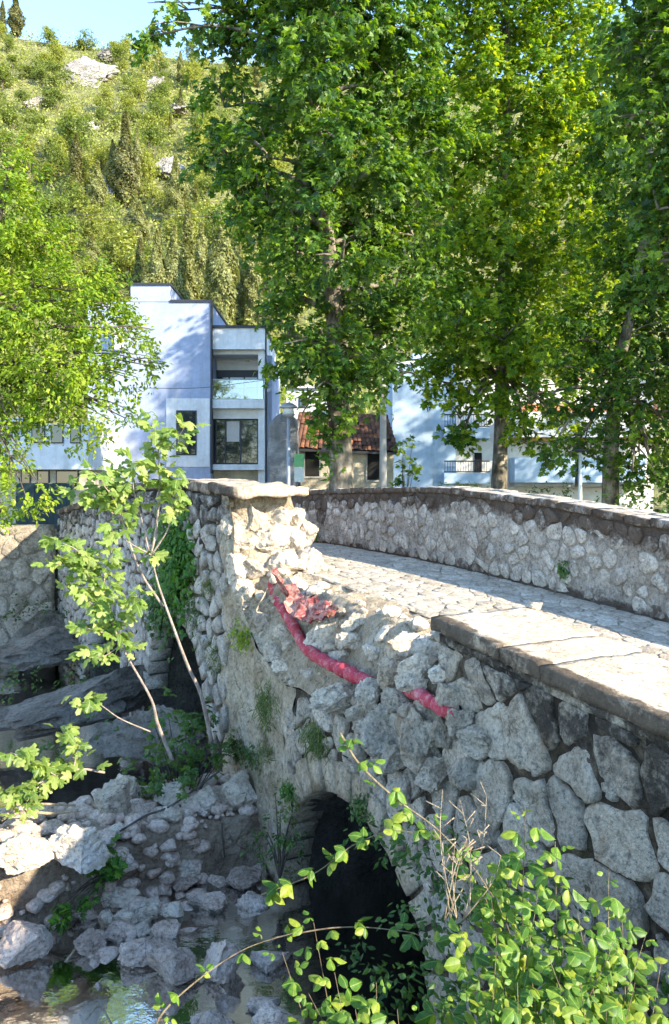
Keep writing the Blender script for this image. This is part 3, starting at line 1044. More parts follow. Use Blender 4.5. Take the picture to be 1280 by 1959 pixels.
def wlow(s):
    for c, r, z0 in ARCH:
        if abs(s - c) < r: return z0 + math.sqrt(r * r - (s - c) ** 2)
    return -0.5


bridge = thing('stone_bridge', 'old humpbacked stone bridge with a collapsed section of its near parapet', 'bridge', B(9, 6, 0))
br_sub = {}


def part(name, V, Fa, mat, attr=None, origin=None, parent=None, flip=False, smooth=True):
    if flip: Fa = [f[::-1] for f in Fa]
    return build(name, V, Fa, mat, parent or bridge, origin, smooth, attr)


def s_samples(a, b, step):
    out = list(np.arange(a, b, step)) + [b]
    for c, r, z0 in ARCH:
        for t in np.linspace(0, math.pi, 33):
            q = c + r * 0.99999 * math.cos(t)
            if a < q < b: out.append(q)
            for e in (c - r * 1.00001, c + r * 1.00001):
                if a < e < b: out.append(e)
    return sorted(set(round(x, 5) for x in out))


def face(n0, a, b, sgn, topf, rows, name, mat, amp, stainf=None, step=0.08, solid=False):
    S = s_samples(a, b, step)
    V, Fa, st = [], [], []
    for s in S:
        lo, hi = (-.5 if solid else wlow(s)), topf(s)
        for k in range(rows + 1):
            z = lo + (hi - lo) * k / rows
            d = amp * (fbm((s, z, n0), 2.2, 4) + 0.35 * nz(s, z, n0, 9))
            if k in (0,): d *= 0.3
            V.append(B(s, n0 + sgn * d, z))
            st.append(stainf(s, z) if stainf else 0.0)
    for i in range(len(S) - 1):
        for k in range(rows):
            q = i * (rows + 1) + k
            Fa.append((q, q + 1, q + rows + 2, q + rows + 1))
    return part(name, V, Fa, mat, {'stain': st})


def near_stain(s, z):
    t = wtop(s) - z
    v = 0.0
    if s < 5.9:
        v = 1.0 - 0.85 * sm(0.05, 0.50 + 0.35 * max(0, 4.2 - s), t + 0.45 * nz(s, z, 1, 1.9))
        v *= 0.5 + 0.5 * sm(5.9, 4.4, s)
    elif s > 10.8:
        v = 0.75 * (1 - sm(0.0, 0.8, t + .3 * nz(s, z, 4, 1.3))) + 0.2
    return max(0.12, v)


w_near = face(NW, 1.0, 8.75, -1, wtop, 44, 'spandrel_wall', M['wall_mortar'], 0.035, near_stain)
w_pier = face(NW - 0.01, 8.75, 11.15, -1, lambda s: wtop(s) if s < 10.85 else rtop(s) - .12, 44, 'pier_wall', M['plaster'], 0.07, lambda s, z: 0.10 + 0.25 * sm(1.0, 0.0, z))
w_left = face(NW, 11.15, 24.5, -1, wtop, 40, 'spandrel_wall', M['wall_mortar'], 0.05, near_stain, 0.12)
w_far = face(NO, 1.0, 24.5, 1, lambda s: ptop(s) - 0.1, 20, 'far_spandrel_wall', M['wall_mortar'], 0.03, None, 0.25, True)  # arch openings left out, closing the vaults so their insides stay dark
# vaults
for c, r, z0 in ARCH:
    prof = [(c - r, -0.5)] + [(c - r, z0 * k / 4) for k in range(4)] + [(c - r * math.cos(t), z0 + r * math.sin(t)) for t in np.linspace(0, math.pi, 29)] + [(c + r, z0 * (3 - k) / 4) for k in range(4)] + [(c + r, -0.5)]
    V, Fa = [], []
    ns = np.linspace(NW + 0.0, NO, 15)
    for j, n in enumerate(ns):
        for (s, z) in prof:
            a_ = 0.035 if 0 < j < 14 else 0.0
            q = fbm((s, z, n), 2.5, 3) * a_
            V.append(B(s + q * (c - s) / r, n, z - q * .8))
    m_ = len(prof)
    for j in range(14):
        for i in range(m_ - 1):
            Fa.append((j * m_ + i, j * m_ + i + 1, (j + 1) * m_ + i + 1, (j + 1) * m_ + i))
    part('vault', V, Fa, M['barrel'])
# arch ring stones
for ai, (c, r, z0) in enumerate(ARCH):
    nst = (17, 19, 17)[ai]
    edges = [math.pi * (k + (R.uniform(-.12, .12) if 0 < k < nst else 0)) / nst for k in range(nst + 1)]
    for k in range(nst):
        t0, t1 = edges[k] + 0.012, edges[k + 1] - 0.012
        ro = r + R.uniform(0.27, 0.38)
        pr = R.uniform(0.03, 0.07)
        mp = lambda a, b, e, t0=t0, t1=t1, ro=ro, pr=pr: B(c - (r - 0.015 + (ro - r + .015) * b) * math.cos(t0 + (t1 - t0) * a), NW - pr + 0.40 * e, z0 + (r - 0.015 + (ro - r + .015) * b) * math.sin(t0 + (t1 - t0) * a))
        V, Fa = rbox(mp, 3, 3, 2, 0.022, k + 30 * ai, 5)
        tm = (t0 + t1) / 2
        ctr = B(c - (r + .15) * math.cos(tm), NW, z0 + (r + .15) * math.sin(tm))
        o = part('voussoir', V, Fa, M['plaster'] if ai == 0 else M['face_stone'], {'stain': [0.25] * len(V)}, ctr)
        fixn(o)


def arch_clip(poly, cu, cv, extra):
    for c, r, z0 in ARCH:
        rr = r + extra
        du, dv = cu - c, max(0.0, cv - z0)
        L = math.hypot(du, dv)
        if L < r + 0.05 and cv > -0.5: return None
        if cv < z0 and abs(cu - c) < r + .05: return None
        if L < rr + 0.7:
            ux, uy = du / L, dv / L
            poly = clip(poly, -ux, -uy, -(ux * c + uy * z0 + rr))
            if len(poly) < 3: return None
    return poly


def wall_stones(parent, name, a, b, zlo, zhi, du, dv, gap, h, mat, seed, keep=lambda s, z: True, K=12, stainf=near_stain, jit=0.32, limit=300, topgap=0.02):
    rnd = random.Random(seed)
    seeds = course_seeds(a, b, zlo, zhi, du, dv, rnd, jit)
    made = []
    for poly, (su, sv_) in zip(cells(seeds, (a, b, zlo, zhi)), seeds):
        if poly is None: continue
        cu = sum(p[0] for p in poly) / len(poly); cv = sum(p[1] for p in poly) / len(poly)
        if not keep(cu, cv): continue
        sl = (wtop(cu + .1) - wtop(cu - .1)) / .2
        sl = max(-1.5, min(1.5, sl))
        poly = clip(poly, -sl, 1, wtop(cu) - sl * cu - topgap)
        if len(poly) < 3: continue
        poly = arch_clip(poly, cu, cv, 0.30)
        if poly is None or len(poly) < 3: continue
        hh = h * rnd.uniform(.7, 1.35)
        res = cell_stone(poly, gap * rnd.uniform(.7, 1.5), hh, lambda u, v, w: B(u, NW - w, v), K, rnd)
        if res is None: continue
        V, Fa, (u, v) = res
        made.append((V, Fa, u, v))
    made.sort(key=lambda q: q[2])
    for V, Fa, u, v in made[:limit]:
        part(name, V, Fa, mat, {'stain': [stainf(u, v)] * len(V)}, B(u, NW, v), parent, True)
    if len(made) > limit:
        V, Fa, st = [], [], []
        for a_, b_, u, v in made[limit:]:
            q = len(V); V += a_; Fa += [tuple(x + q for x in f[::-1]) for f in b_]; st += [stainf(u, v)] * len(a_)
        o = part(name + 's_beyond', V, Fa, mat, {'stain': st}, None, parent); o['kind'] = 'stuff'
    return len(made)


cn = {}
cn['right'] = wall_stones(w_near, 'wall_stone', 1.6, 6.45, 0.0, 3.5, 0.44, 0.33, 0.030, 0.036, M['wall_stone'], 4, K=28, keep=lambda s, z: not (s > 5.6 and z > gapz(s) - .1), jit=.44)
cn['mid'] = wall_stones(w_near, 'wall_stone', 6.3, 8.9, 0.0, 2.7, 0.34, 0.25, 0.025, 0.04, M['wall_stone'], 9, K=20, keep=lambda s, z: z < gapz(s) - .12, jit=.4)
cn['left'] = wall_stones(w_left, 'face_stone', 10.95, 24.3, 0.0, 4.9, 0.42, 0.225, 0.05, 0.05, M['face_stone'], 14, K=10, keep=lambda s, z: z > 1.9 or s > 15.2 or (s > 11 and z > 1.2 and s < 11.6))
cn['pier'] = wall_stones(w_pier, 'face_stone', 9.0, 11.1, 0.0, 4.6, 0.36, 0.25, 0.10, 0.035, M['plaster'], 15, K=10, keep=lambda s, z: R.random() < (0.28 if z < 2.6 else .9), stainf=lambda s, z: .15)

# near low parapet: wide worn slabs on a thinner ledge
slab_j = [1.0, 2.15, 3.3, 4.57, 5.02, 5.93]
rnd = random.Random(71)
for i in range(150):                                  # packing stones in the joints
    s = rnd.uniform(2.2, 6.4); z = rnd.uniform(0.3, wtop(s) - .12)
    if arch_clip([(s - .1, z - .1), (s + .1, z - .1), (s + .1, z + .1), (s - .1, z + .1)], s, z, .3) is None: continue
    r = rnd.choice((.035, .045, .06, .075))
    V, Fa = rock(3300 + i, (r * rnd.uniform(.8, 1.5), r * .8, r * rnd.uniform(.6, 1.1)), 2, 7, .15)
    c = Vector(B(s, NW + r * .25, z))
    part('packing_stone', V + np.array(tuple(c)), Fa, M['wall_stone'], {'stain': [near_stain(s, z)] * len(V)}, c, w_near)
low_par = part('low_parapet', *rbox(lambda a, b, e: B(1.0 + 4.80 * a, NW + 0.01 + (NI - NW - .02) * b, deckz(1 + 4.8 * a) - 0.3 + e * (ctop(1 + 4.8 * a) - .16 - deckz(1 + 4.8 * a) + 0.3)), 12, 2, 2, 0.0), M['wall_mortar'])
fixn(low_par)
for i in range(len(slab_j) - 1):
    a0, a1 = slab_j[i] + 0.006, slab_j[i + 1] - 0.006
    ex = 0.03 if i < 4 else 0.0
    dz = (0.0, 0.012, 0.0, 0.008, 0.014)[i]
    V, Fa = rbox(lambda a, b, e: B(a0 + (a1 - a0) * a, NW - 0.055 + (NI + 0.03 - NW + 0.055) * b, ctop(a0 + (a1 - a0) * a) - 0.115 * (1 - e) + dz), max(8, int((a1 - a0) * 16)), 14, 3, 0.016, i, 6)
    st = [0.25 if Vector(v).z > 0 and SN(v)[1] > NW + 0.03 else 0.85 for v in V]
    o = part('cap_slab', V, Fa, M['slab'], {'stain': st}, B((a0 + a1) / 2, 4.6, ctop(a0)), low_par); fixn(o)
    V, Fa = rbox(lambda a, b, e: B(a0 - .06 + (a1 - a0) * a, NW - 0.015 + 0.5 * b, ctop(a0 + (a1 - a0) * a) - 0.20 + 0.06 * e), max(6, int((a1 - a0) * 12)), 3, 1, 0.018, i + 9, 6)
    o = part('ledge_course', V, Fa, M['wall_stone'], {'stain': [0.8] * len(V)}, B((a0 + a1) / 2, NW, ctop(a0) - .2), low_par); fixn(o)

# standing remnant of the near parapet: body, inner face, broken end, cap slabs
rem = part('near_parapet_remnant', *rbox(lambda a, b, e: B(10.98 + 13.4 * a, NW + 0.03 + (NI - NW - .03) * b, deckz(10.98 + 13.4 * a) - 0.6 + e * (rtop(10.98 + 13.4 * a) - .12 - deckz(10.98 + 13.4 * a) + 0.6)), 30, 3, 4, 0.03, 3), M['plaster'])
fixn(rem)
x = 10.62
i = 0
while x < 24.2:
    L = R.uniform(0.55, 0.95) if i else 0.95
    a0, a1 = x + .006, min(24.4, x + L) - .006
    th = 0.14 if i else 0.13
    off = 0.0 if i else 0.03
    V, Fa = rbox(lambda a, b, e: B(a0 + (a1 - a0) * a - (0.22 * b * (1 - a) if i == 0 else 0), NW - 0.06 + (NI + 0.09 - NW) * b, rtop(a0 + (a1 - a0) * a) - th * (1 - e) + off), 9, 9, 3, 0.045 if i == 0 else 0.022, i + 40, 5)
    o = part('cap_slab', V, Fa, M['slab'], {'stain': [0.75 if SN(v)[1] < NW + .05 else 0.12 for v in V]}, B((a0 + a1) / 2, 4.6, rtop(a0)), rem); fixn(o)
    x += L; i += 1
V, Fa, st = [], [], []                                # broken end
NU, NZ_ = 26, 34
for i in range(NU + 1):
    for k in range(NZ_ + 1):
        n = NW + 0.0 + (NI + .02 - NW) * i / NU
        z = 3.0 + (rtop(11) - .13 - 3.0) * k / NZ_
        sl = 0.42 * sm(4.4, 3.2, z)
        d = 0.16 * fbm((n * 1.3, z * 1.3, 4), 2.2, 4) + 0.05 * nz(n, z, 2, 11)
        V.append(B(10.93 - sl - d + 0.12 * sm(NW + .15, NW, n), n, z)); st.append(0.0)
for i in range(NU):
    for k in range(NZ_):
        q = i * (NZ_ + 1) + k
        Fa.append((q, q + 1, q + NZ_ + 2, q + NZ_ + 1))
o = part('broken_end', V, Fa, M['core'], {'stain': st}, None, rem)
for i, (px, py, w, h, n) in enumerate([(445, 1005, 36, 40, 4.3), (490, 990, 40, 36, 4.5), (530, 985, 44, 34, 4.8), (560, 1000, 34, 40, 4.95), (470, 1045, 46, 44, 4.35), (515, 1030, 60, 44, 4.55), (558, 1040, 50, 46, 4.85),
                                        (588, 1020, 30, 36, 5.0), (455, 1090, 34, 44, 4.25), (490, 1095, 44, 40, 4.4), (540, 1080, 56, 40, 4.6), (585, 1075, 48, 44, 4.9), (465, 1130, 30, 34, 4.25), (600, 1110, 36, 30, 4.9), (575, 1112, 36, 26, 4.75), (610, 1090, 24, 24, 5.0)]):
    a = (px - 640) / F
    Y = 11.74 + 0.45 * (n - 4.6) - (0.25 if py > 1060 else 0.0) - (0.12 if py > 1100 else 0)
    c = P(px, py, Y)
    k = Y / F
    V, Fa = rock(500 + i, (w * k * .74, w * k * .62, h * k * .74), 4, 13, .2)
    part('core_stone', V + np.array(tuple(c)), Fa, M['rubble'], {'stain': [0.0] * len(V)}, c, rem)

# deck: joint bed and paving stones
S_ = np.arange(0.0, 25.6, 0.25); N_ = np.linspace(NI - .12, NF + .1, 13)
V, Fa = [], []
for s in S_:
    for n in N_: V.append(B(s, n, deckz(s) - 0.02 + 0.012 * nz(s, n, 0, 3)))
for i in range(len(S_) - 1):
    for j in range(len(N_) - 1):
        q = i * len(N_) + j
        Fa.append((q, q + len(N_), q + len(N_) + 1, q + 1))
deck = part('deck', V, Fa, M['deck_bed'], {'stain': [0.0] * len(V)}, flip=True)
rnd = random.Random(3)
seeds = []
for n in np.arange(NI - .05, NF, 0.155):
    s = 2.0 + rnd.uniform(0, .3)
    while s < 20:
        seeds.append((s, n + rnd.uniform(-.05, .05))); s += rnd.uniform(.17, .42)
made = []
for poly, sd in zip(cells(seeds, (2.0, 20.0, NI - .1, NF)), seeds):
    if poly is None: continue
    res = cell_stone(poly, 0.006, 0.007 * rnd.uniform(.3, 1.7), lambda u, v, w: B(u, v, deckz(u) - 0.016 + w), 9, rnd, False)
    if res: made.append(res)
made.sort(key=lambda q: abs(q[2][0] - 8.2))
big = made[:295]
for V, Fa, (u, v) in big:
    part('paving_stone', V, Fa, M['cobble'], {'stain': [0.0] * len(V)}, B(u, v, deckz(u)), deck)
V, Fa = [], []
for a, b, _ in made[295:]:
    q = len(V); V += a; Fa += [tuple(x + q for x in f) for f in b]
o = part('paving_stones_beyond', V, Fa, M['cobble'], {'stain': [0.0] * len(V)}, None, deck); o['kind'] = 'stuff'

# far parapet: mortar body, face stones, cap stones


def far_stain(s, z):
    t = ptop(s) - z
    v = 1.0 * (1 - sm(0.06, 0.50 + 0.38 * nz(s * 1.0, 0, 0, 1.1), t))
    v = max(v, 0.85 * sm(0.30, 0.55, nz(s, 0, 7, 1.3)) * (1 - sm(0.4, 1.0, t)))
    v = max(v, 0.8 * (1 - sm(0.0, 0.16, z - deckz(s))))
    return max(0.30, v)


S_ = np.arange(2.0, 24.5, 0.07); rows = 22
V, Fa, st = [], [], []
for s in S_:
    lo, hi = deckz(s) - .1, ptop(s) - .07
    for k in range(rows + 1):
        z = lo + (hi - lo) * k / rows
        V.append(B(s, NF - 0.022 * fbm((s, z, 3), 3, 4), z)); st.append(far_stain(s, z))
for i in range(len(S_) - 1):
    for k in range(rows):
        q = i * (rows + 1) + k
        Fa.append((q, q + rows + 1, q + rows + 2, q + 1))
far_par = part('far_parapet', V, Fa, M['parapet_mortar'], {'stain': st}, flip=True)
rnd = random.Random(21)
seeds = course_seeds(4.5, 20.5, 0.0, 1.12, 0.25, 0.165, rnd, .46)
made = []
for poly, sd in zip(cells(seeds, (4.5, 20.5, 0.0, 1.3)), seeds):
    if poly is None: continue
    cu = sum(p[0] for p in poly) / len(poly); cv = sum(p[1] for p in poly) / len(poly)
    if cv > ptop(cu) - deckz(cu) - .05: continue
    if rnd.random() < .10 + .25 * max(0, nz(cu, cv, 2, 1.5)): continue
    poly = clip(poly, 0, 1, ptop(cu) - deckz(cu) - .09)
    if len(poly) < 3: continue
    res = cell_stone(poly, 0.022 * rnd.uniform(.6, 1.6), 0.016 * rnd.uniform(.2, 1.7), lambda u, v, w: B(u, NF - w, deckz(u) + v), 10, rnd, False)
    if res: made.append(res)
made.sort(key=lambda q: q[2][0] if q[2][0] > 5.7 else 30)
for V, Fa, (u, v) in made[:298]:
    part('parapet_stone', V, Fa, M['parapet'], {'stain': [far_stain(u, deckz(u) + v)] * len(V)}, B(u, NF, deckz(u) + v), far_par, True)
V, Fa, st = [], [], []
for a, b, (u, v) in made[298:]:
    q = len(V); V += a; Fa += [tuple(x + q for x in f[::-1]) for f in b]; st += [far_stain(u, deckz(u) + v)] * len(a)
if V:
    o = part('parapet_stones_beyond', V, Fa, M['parapet'], {'stain': st}, None, far_par); o['kind'] = 'stuff'
x = 2.0; i = 0
while x < 24.2:
    L = rnd.uniform(.30, .62)
    half = rnd.uniform(.28, .4)
    for (b0, b1) in ((-0.03, half), (half + .012, 0.63)):
        a0, a1 = x + .006, x + L - .006
        dz = rnd.uniform(-.008, .012)
        V, Fa = rbox(lambda a, b, e: B(a0 + (a1 - a0) * a, NF + b0 + (b1 - b0) * b, ptop(a0 + (a1 - a0) * a) - 0.085 * (1 - e) + dz), 5, 4, 2, 0.012, i + 80, 7)
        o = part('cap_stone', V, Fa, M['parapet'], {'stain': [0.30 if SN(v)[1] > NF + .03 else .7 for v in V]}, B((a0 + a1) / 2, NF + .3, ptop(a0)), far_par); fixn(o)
        i += 1
    x += L

# collapsed section: torn core between the outer face and the deck
V, Fa, st = [], [], []
S_ = np.linspace(5.72, 11.1, 90); NVV = 30
for s in S_:
    zg, zd = gapz(s), deckz(s) - 0.03
    for k in range(NVV + 1):
        v = k / NVV
        n = NW - 0.02 + (NI + 0.10 - NW) * v
        edge = 0.52 + 0.13 * nz(s, 0, 3, 1.4)
        z = min(zg, zd) + (zd - min(zg, zd)) * sm(0.0, edge, v) ** 0.85
        if zg > zd: z = zd + (zg - zd) * (1 - sm(0, .35, v)) * 0.5
        am = (1 - sm(0.75, 1.0, v)) * (0.3 if k == 0 else 1)
        z += am * (0.13 * fbm((s, n, 2), 2.4, 4) + 0.045 * nz(s, n, 5, 12))
        V.append(B(s, n + 0.03 * am * nz(s, n, 1, 7), min(z, zd + .03))); st.append(0.0)
for i in range(len(S_) - 1):
    for k in range(NVV):
        q = i * (NVV + 1) + k
        Fa.append((q, q + NVV + 1, q + NVV + 2, q + 1))
core = part('collapsed_core', V, Fa, M['core'], {'stain': st}, flip=True)
# stones left sticking in the torn masonry (pixel centre, size, depth plane n)
RUB = [(632, 1208, 118, 62, 4.45, .5), (680, 1198, 52, 56, 4.5, .2), (668, 1225, 50, 34, 4.35, .1), (600, 1195, 60, 40, 4.55, .3), (640, 1170, 50, 30, 4.7, .2), (722, 1250, 60, 40, 4.4, -.3),
       (770, 1235, 74, 46, 4.35, .6), (742, 1290, 42, 72, 4.12, .1), (800, 1280, 84, 62, 4.12, .3), (820, 1240, 64, 50, 4.35, .2), (790, 1308, 66, 44, 4.02, .1), (760, 1340, 60, 46, 4.05, 0),
       (705, 1330, 50, 56, 4.02, 0), (650, 1335, 110, 62, 4.06, .2), (725, 1395, 96, 92, 4.02, .1), (800, 1420, 72, 130, 4.02, 0), (860, 1330, 60, 52, 4.03, .2), (845, 1290, 50, 40, 4.1, 0), (880, 1390, 54, 70, 4.02, 0),
       (845, 1400, 44, 60, 4.04, 0), (905, 1420, 60, 60, 4.03, 0), (690, 1365, 60, 40, 4.05, 0), (620, 1260, 44, 26, 4.3, 0), (665, 1270, 60, 26, 4.4, 0), (595, 1290, 40, 26, 4.2, 0), (560, 1300, 36, 22, 4.2, 0),
       (815, 1345, 40, 30, 4.05, 0), (780, 1360, 40, 30, 4.04, 0), (755, 1450, 56, 60, 4.03, 0), (690, 1440, 46, 40, 4.05, 0), (830, 1480, 70, 60, 4.03, 0), (770, 1510, 60, 50, 4.04, 0), (890, 1480, 60, 70, 4.03, 0), (720, 1225, 40, 50, 4.5, 0),
       (540, 1210, 40, 34, 4.3, 0), (505, 1190, 40, 44, 4.25, 0), (525, 1250, 44, 34, 4.2, 0), (545, 1275, 50, 26, 4.2, 0), (855, 1235, 44, 46, 4.2, 0), (840, 1215, 40, 30, 4.3, 0)]
for i, (px, py, w, h, n, tilt) in enumerate(RUB):
    c = PN(px, py, n)
    k = c.y / F
    V, Fa = rock(1300 + i, (w * k * .54, min(w, h) * k * .50, h * k * .54), 5, 12, .19)
    ct, st_ = math.cos(tilt), math.sin(tilt)
    V = V @ np.array([[ct, 0, st_], [0, 1, 0], [-st_, 0, ct]])
    part('rubble_stone', V + np.array(tuple(c)), Fa, M['rubble'] if n > 4.08 else M['wall_stone'], {'stain': [0.0] * len(V)}, c, core)
rnd = random.Random(8)
for i in range(130):                                  # smaller rubble
    s = rnd.uniform(5.9, 10.8)
    v = rnd.uniform(0.02, .62)
    n = NW + (NI - NW) * v
    zg, zd = gapz(s), deckz(s) - .03
    z = min(zg, zd) + (zd - min(zg, zd)) * sm(0, .55, v) ** .85
    r = rnd.choice((.03, .04, .05, .07, .10))
    V, Fa = rock(1500 + i, (r * rnd.uniform(.8, 1.4), r, r * rnd.uniform(.7, 1)), 2, 8, .12)
    c = Vector(B(s, n, z + r * .25))
    part('rubble_chip', V + np.array(tuple(c)), Fa, M['rubble'], {'stain': [0.0] * len(V)}, c, core)

# red pipe lying in the breach, red-stained rubble, stick
pp = [PN(498, 1070, 5.0), PN(514, 1103, 4.62), PN(532, 1148, 4.45), PN(560, 1195, 4.33), PN(585, 1238, 4.22), PN(622, 1266, 4.16), PN(660, 1284, 4.15), PN(700, 1303, 4.15), PN(745, 1318, 4.4), PN(795, 1326, 4.06), PN(830, 1346, 4.0), PN(868, 1368, 3.98), PN(905, 1385, 4.2)]
pc = curve(pp, 26)
rad = [0.068 * (1 + 0.06 * math.sin(i * 1.15) + 0.25 * nz(i * .21, 0, 0)) * (1.0 if i < 26 * 7.2 else 0.85) for i in range(len(pc))]
V, Fa = tube_geo(pc, rad, 14)
V = [v + noise.noise_vector(v * 9) * 0.016 + noise.noise_vector(v * 26) * 0.007 for v in V]
o = build('pipe', V, Fa, M['pipe']); tag(o, 'broken red utility pipe hanging in the breach of the bridge', 'pipe')
V, Fa = [], []  # red-stained rubble, modelled as a rough crumpled skin
ql = [PN(524, 1096, 4.38), PN(560, 1118, 4.42), PN(600, 1142, 4.42), PN(642, 1156, 4.45)]
qh = [PN(535, 1104, 4.22), PN(556, 1170, 4.16), PN(590, 1186, 4.18), PN(638, 1176, 4.26)]
cl, ch = curve(ql, 8), curve(qh, 8)
for i in range(len(cl)):
    for k in range(11):
        p = cl[i].lerp(ch[i], k / 10)
        V.append(p + noise.noise_vector(p * 5) * 0.09 + noise.noise_vector(p * 15) * 0.05 + noise.noise_vector(p * 40) * 0.02 + Vector((0, -0.03, 0.0)))
for i in range(len(cl) - 1):
    for k in range(10):
        q = i * 11 + k
        Fa.append((q, q + 1, q + 12, q + 11))
nv_ = len(V)
V += [v + Vector((0.01, 0.03, -0.02)) for v in V]
Fa += [tuple(x + nv_ for x in f[::-1]) for f in Fa]
o = build('red_sheeting', V, Fa, M['red_sheet']); tag(o, 'torn red sheeting in the breach beside the red pipe', 'sheeting')
V, Fa = tube_geo(curve([PN(512, 1126, 4.35), PN(497, 1155, 4.2), PN(478, 1194, 4.05)], 4), [.012] * 9, 6)
o = build('stick', V, Fa, M['dry_cane']); tag(o, 'thin pale stick poking out of the breach left of the red pipe', 'stick')
# loose stones on the deck
for i, (px, py, w, h, lab) in enumerate([(1022, 1160, 34, 16, 'small pale stone lying on a twig on the sunlit paving'), (1002, 1166, 26, 7, 'thin dark flat chip beside the small stone on the paving')]):
    c = PZ(px, py + h / 2, deckz(7.2)); k = c.y / F
    V, Fa = rock(1700 + i, (w * k * .5, w * k * .4, h * k * .55), 3, 10, .1)
    o = build('loose_stone', V + np.array((c.x, c.y, c.z + h * k * .5)), Fa, M['rubble'] if i == 0 else M['tufa'], attr={'stain': [0.0] * len(V)}); tag(o, lab, 'stone')

# ------------------------------------------------------------------ river: ledge, boulders, tufa banks, far bank wall
lp = curve([Vector((-0.75, 10.75, 0)), Vector((-1.7, 10.15, 0)), Vector((-2.75, 9.35, 0)), Vector((-4.2, 8.5, 0)), Vector((-6.0, 7.9, 0))], 8)


def ledge_map(a, b, e):
    f = a * (len(lp) - 1); i = min(int(f), len(lp) - 2)
    p = lp[i].lerp(lp[i + 1], f - i)
    t = (lp[i + 1] - lp[i]).normalized()
    nrm = Vector((t.y, -t.x, 0))
    top = 0.60 + 0.25 * a
    q = p + nrm * (b * 1.15 + (1 - e) * -0.15 * (1 - b) * (0.3 + a))
    return (q.x, q.y, -0.5 + (top + 0.5 + 0.10 * b) * e)


V, Fa = rbox(ledge_map, 56, 10, 12, 0.07, 1, 2.2)
o = build('river_ledge', V, Fa, M['ledge'], attr={'stain': [0.35 if v[2] < 0.25 else 0.0 for v in V]}); fixn(o)
tag(o, 'low brown masonry ledge running across the stream to the pier', 'ledge')
BOUL = [
    # px rect x0,y0,x1,y1, level z, label
    (410, 1473, 492, 1567, .60, 'largest squarish boulder on the ledge against the bridge pier'),
    (172, 1488, 240, 1590, .66, 'tall sunlit pale stone heaped on the river ledge'),
    (212, 1480, 260, 1548, .68, 'rounded stone leaning on the tall sunlit stone on the ledge'),
    (290, 1498, 364, 1556, .64, 'pinkish angular stone on the ledge between boulder and sunlit stones'),
    (345, 1503, 412, 1570, .60, 'crumbly pale stone next to the largest boulder on the ledge'),
    (285, 1540, 348, 1592, .62, 'flat pale stone at the front rim of the ledge'),
    (236, 1530, 292, 1590, .64, 'brownish stone below the rounded stone on the ledge'),
    (82, 1562, 198, 1668, .72, 'broad sunlit stone on the ledge, largest of the bright ones'),
    (-20, 1588, 92, 1676, .75, 'sunlit stone on the ledge at the left edge of the photo'),
    (190, 1575, 238, 1612, .66, 'small sunlit stone between the two bright ledge stones'),
    (250, 1648, 298, 1706, .02, 'upright brown-grey stone at the foot of the ledge'),
    (297, 1632, 374, 1692, .04, 'dark-fronted angular stone at the foot of the ledge'),
    (180, 1690, 260, 1746, .02, 'pale domed boulder beside the leafy sprig in the stream'),
    (248, 1716, 304, 1768, 0.0, 'round white stone touching the pale domed boulder'),
    (298, 1726, 346, 1766, 0.0, 'crumbly white stone right of the round white stone'),
    (328, 1678, 378, 1712, 0.0, 'small pale stone below the dark-fronted stone'),
    (368, 1668, 398, 1696, 0.0, 'small bluish stone right of the small pale stone'),
    (396, 1672, 432, 1702, 0.0, 'small whitish stone in the shaded water near the ledge'),
    (425, 1666, 496, 1710, 0.0, 'long brown stone in the dark water before the arch'),
    (472, 1650, 503, 1682, 0.0, 'little pale stone behind the long brown stone'),
    (345, 1704, 432, 1760, -.06, 'wet grey-brown boulder in midstream'),
    (442, 1708, 514, 1764, -.10, 'wet dark boulder in the water before the arch'),
    (182, 1744, 212, 1782, 0.0, 'small pale stone, leftmost of the crumbly pair'),
    (210, 1738, 260, 1778, 0.0, 'crumbly stone with a rusty side beside the round white stone'),
    (190, 1768, 240, 1808, -.02, 'dark reddish stone below the crumbly stones'),
    (248, 1768, 284, 1796, 0.0, 'small white stone above the large white river boulder'),
    (284, 1758, 342, 1802, -.03, 'brownish flat stone above the slanted oblong boulder'),
    (150, 1738, 186, 1765, 0.0, 'small brown stone left of the crumbly pair'),
    (214, 1796, 314, 1858, .0, 'large smooth white boulder standing in the stream'),
    (268, 1806, 380, 1896, .0, 'slanted oblong pale boulder in the stream'),
    (380, 1798, 462, 1892, .0, 'tall greyish boulder behind the thin bramble shoot'),
    (134, 1778, 198, 1840, -.05, 'tan half-submerged boulder left of the large white boulder'),
    (154, 1834, 202, 1868, -.08, 'ochre stone under the water edge'),
    (-30, 1766, 80, 1852, .05, 'sunlit boulder at the left edge in front of the ledge'),
    (110, 1874, 172, 1922, -.16, 'submerged grey stone near the left lit bank'),
    (166, 1878, 202, 1928, -.16, 'submerged stone next to the grey submerged stone'),
    (196, 1884, 258, 1930, -.14, 'submerged pale slab under the large white boulder'),
    (470, 1816, 562, 1884, -.10, 'dark submerged boulder right of the tall greyish boulder'),
    (468, 1912, 534, 1954, -.04, 'dark wet stone at the bottom of the photo'),
    (478, 1934, 566, 1985, .0, 'grey stone at the bottom edge by the brambles'),
    (356, 1934, 446, 1990, -.02, 'pale stone at the bottom edge, partly under water'),
    (100, 1918, 160, 1965, -.18, 'submerged bluish stone low at the left'),
    (220, 1925, 300, 1975, -.16, 'broad submerged stone at the bottom left'),
    (300, 1895, 350, 1930, -.15, 'submerged stone below the slanted oblong boulder')]
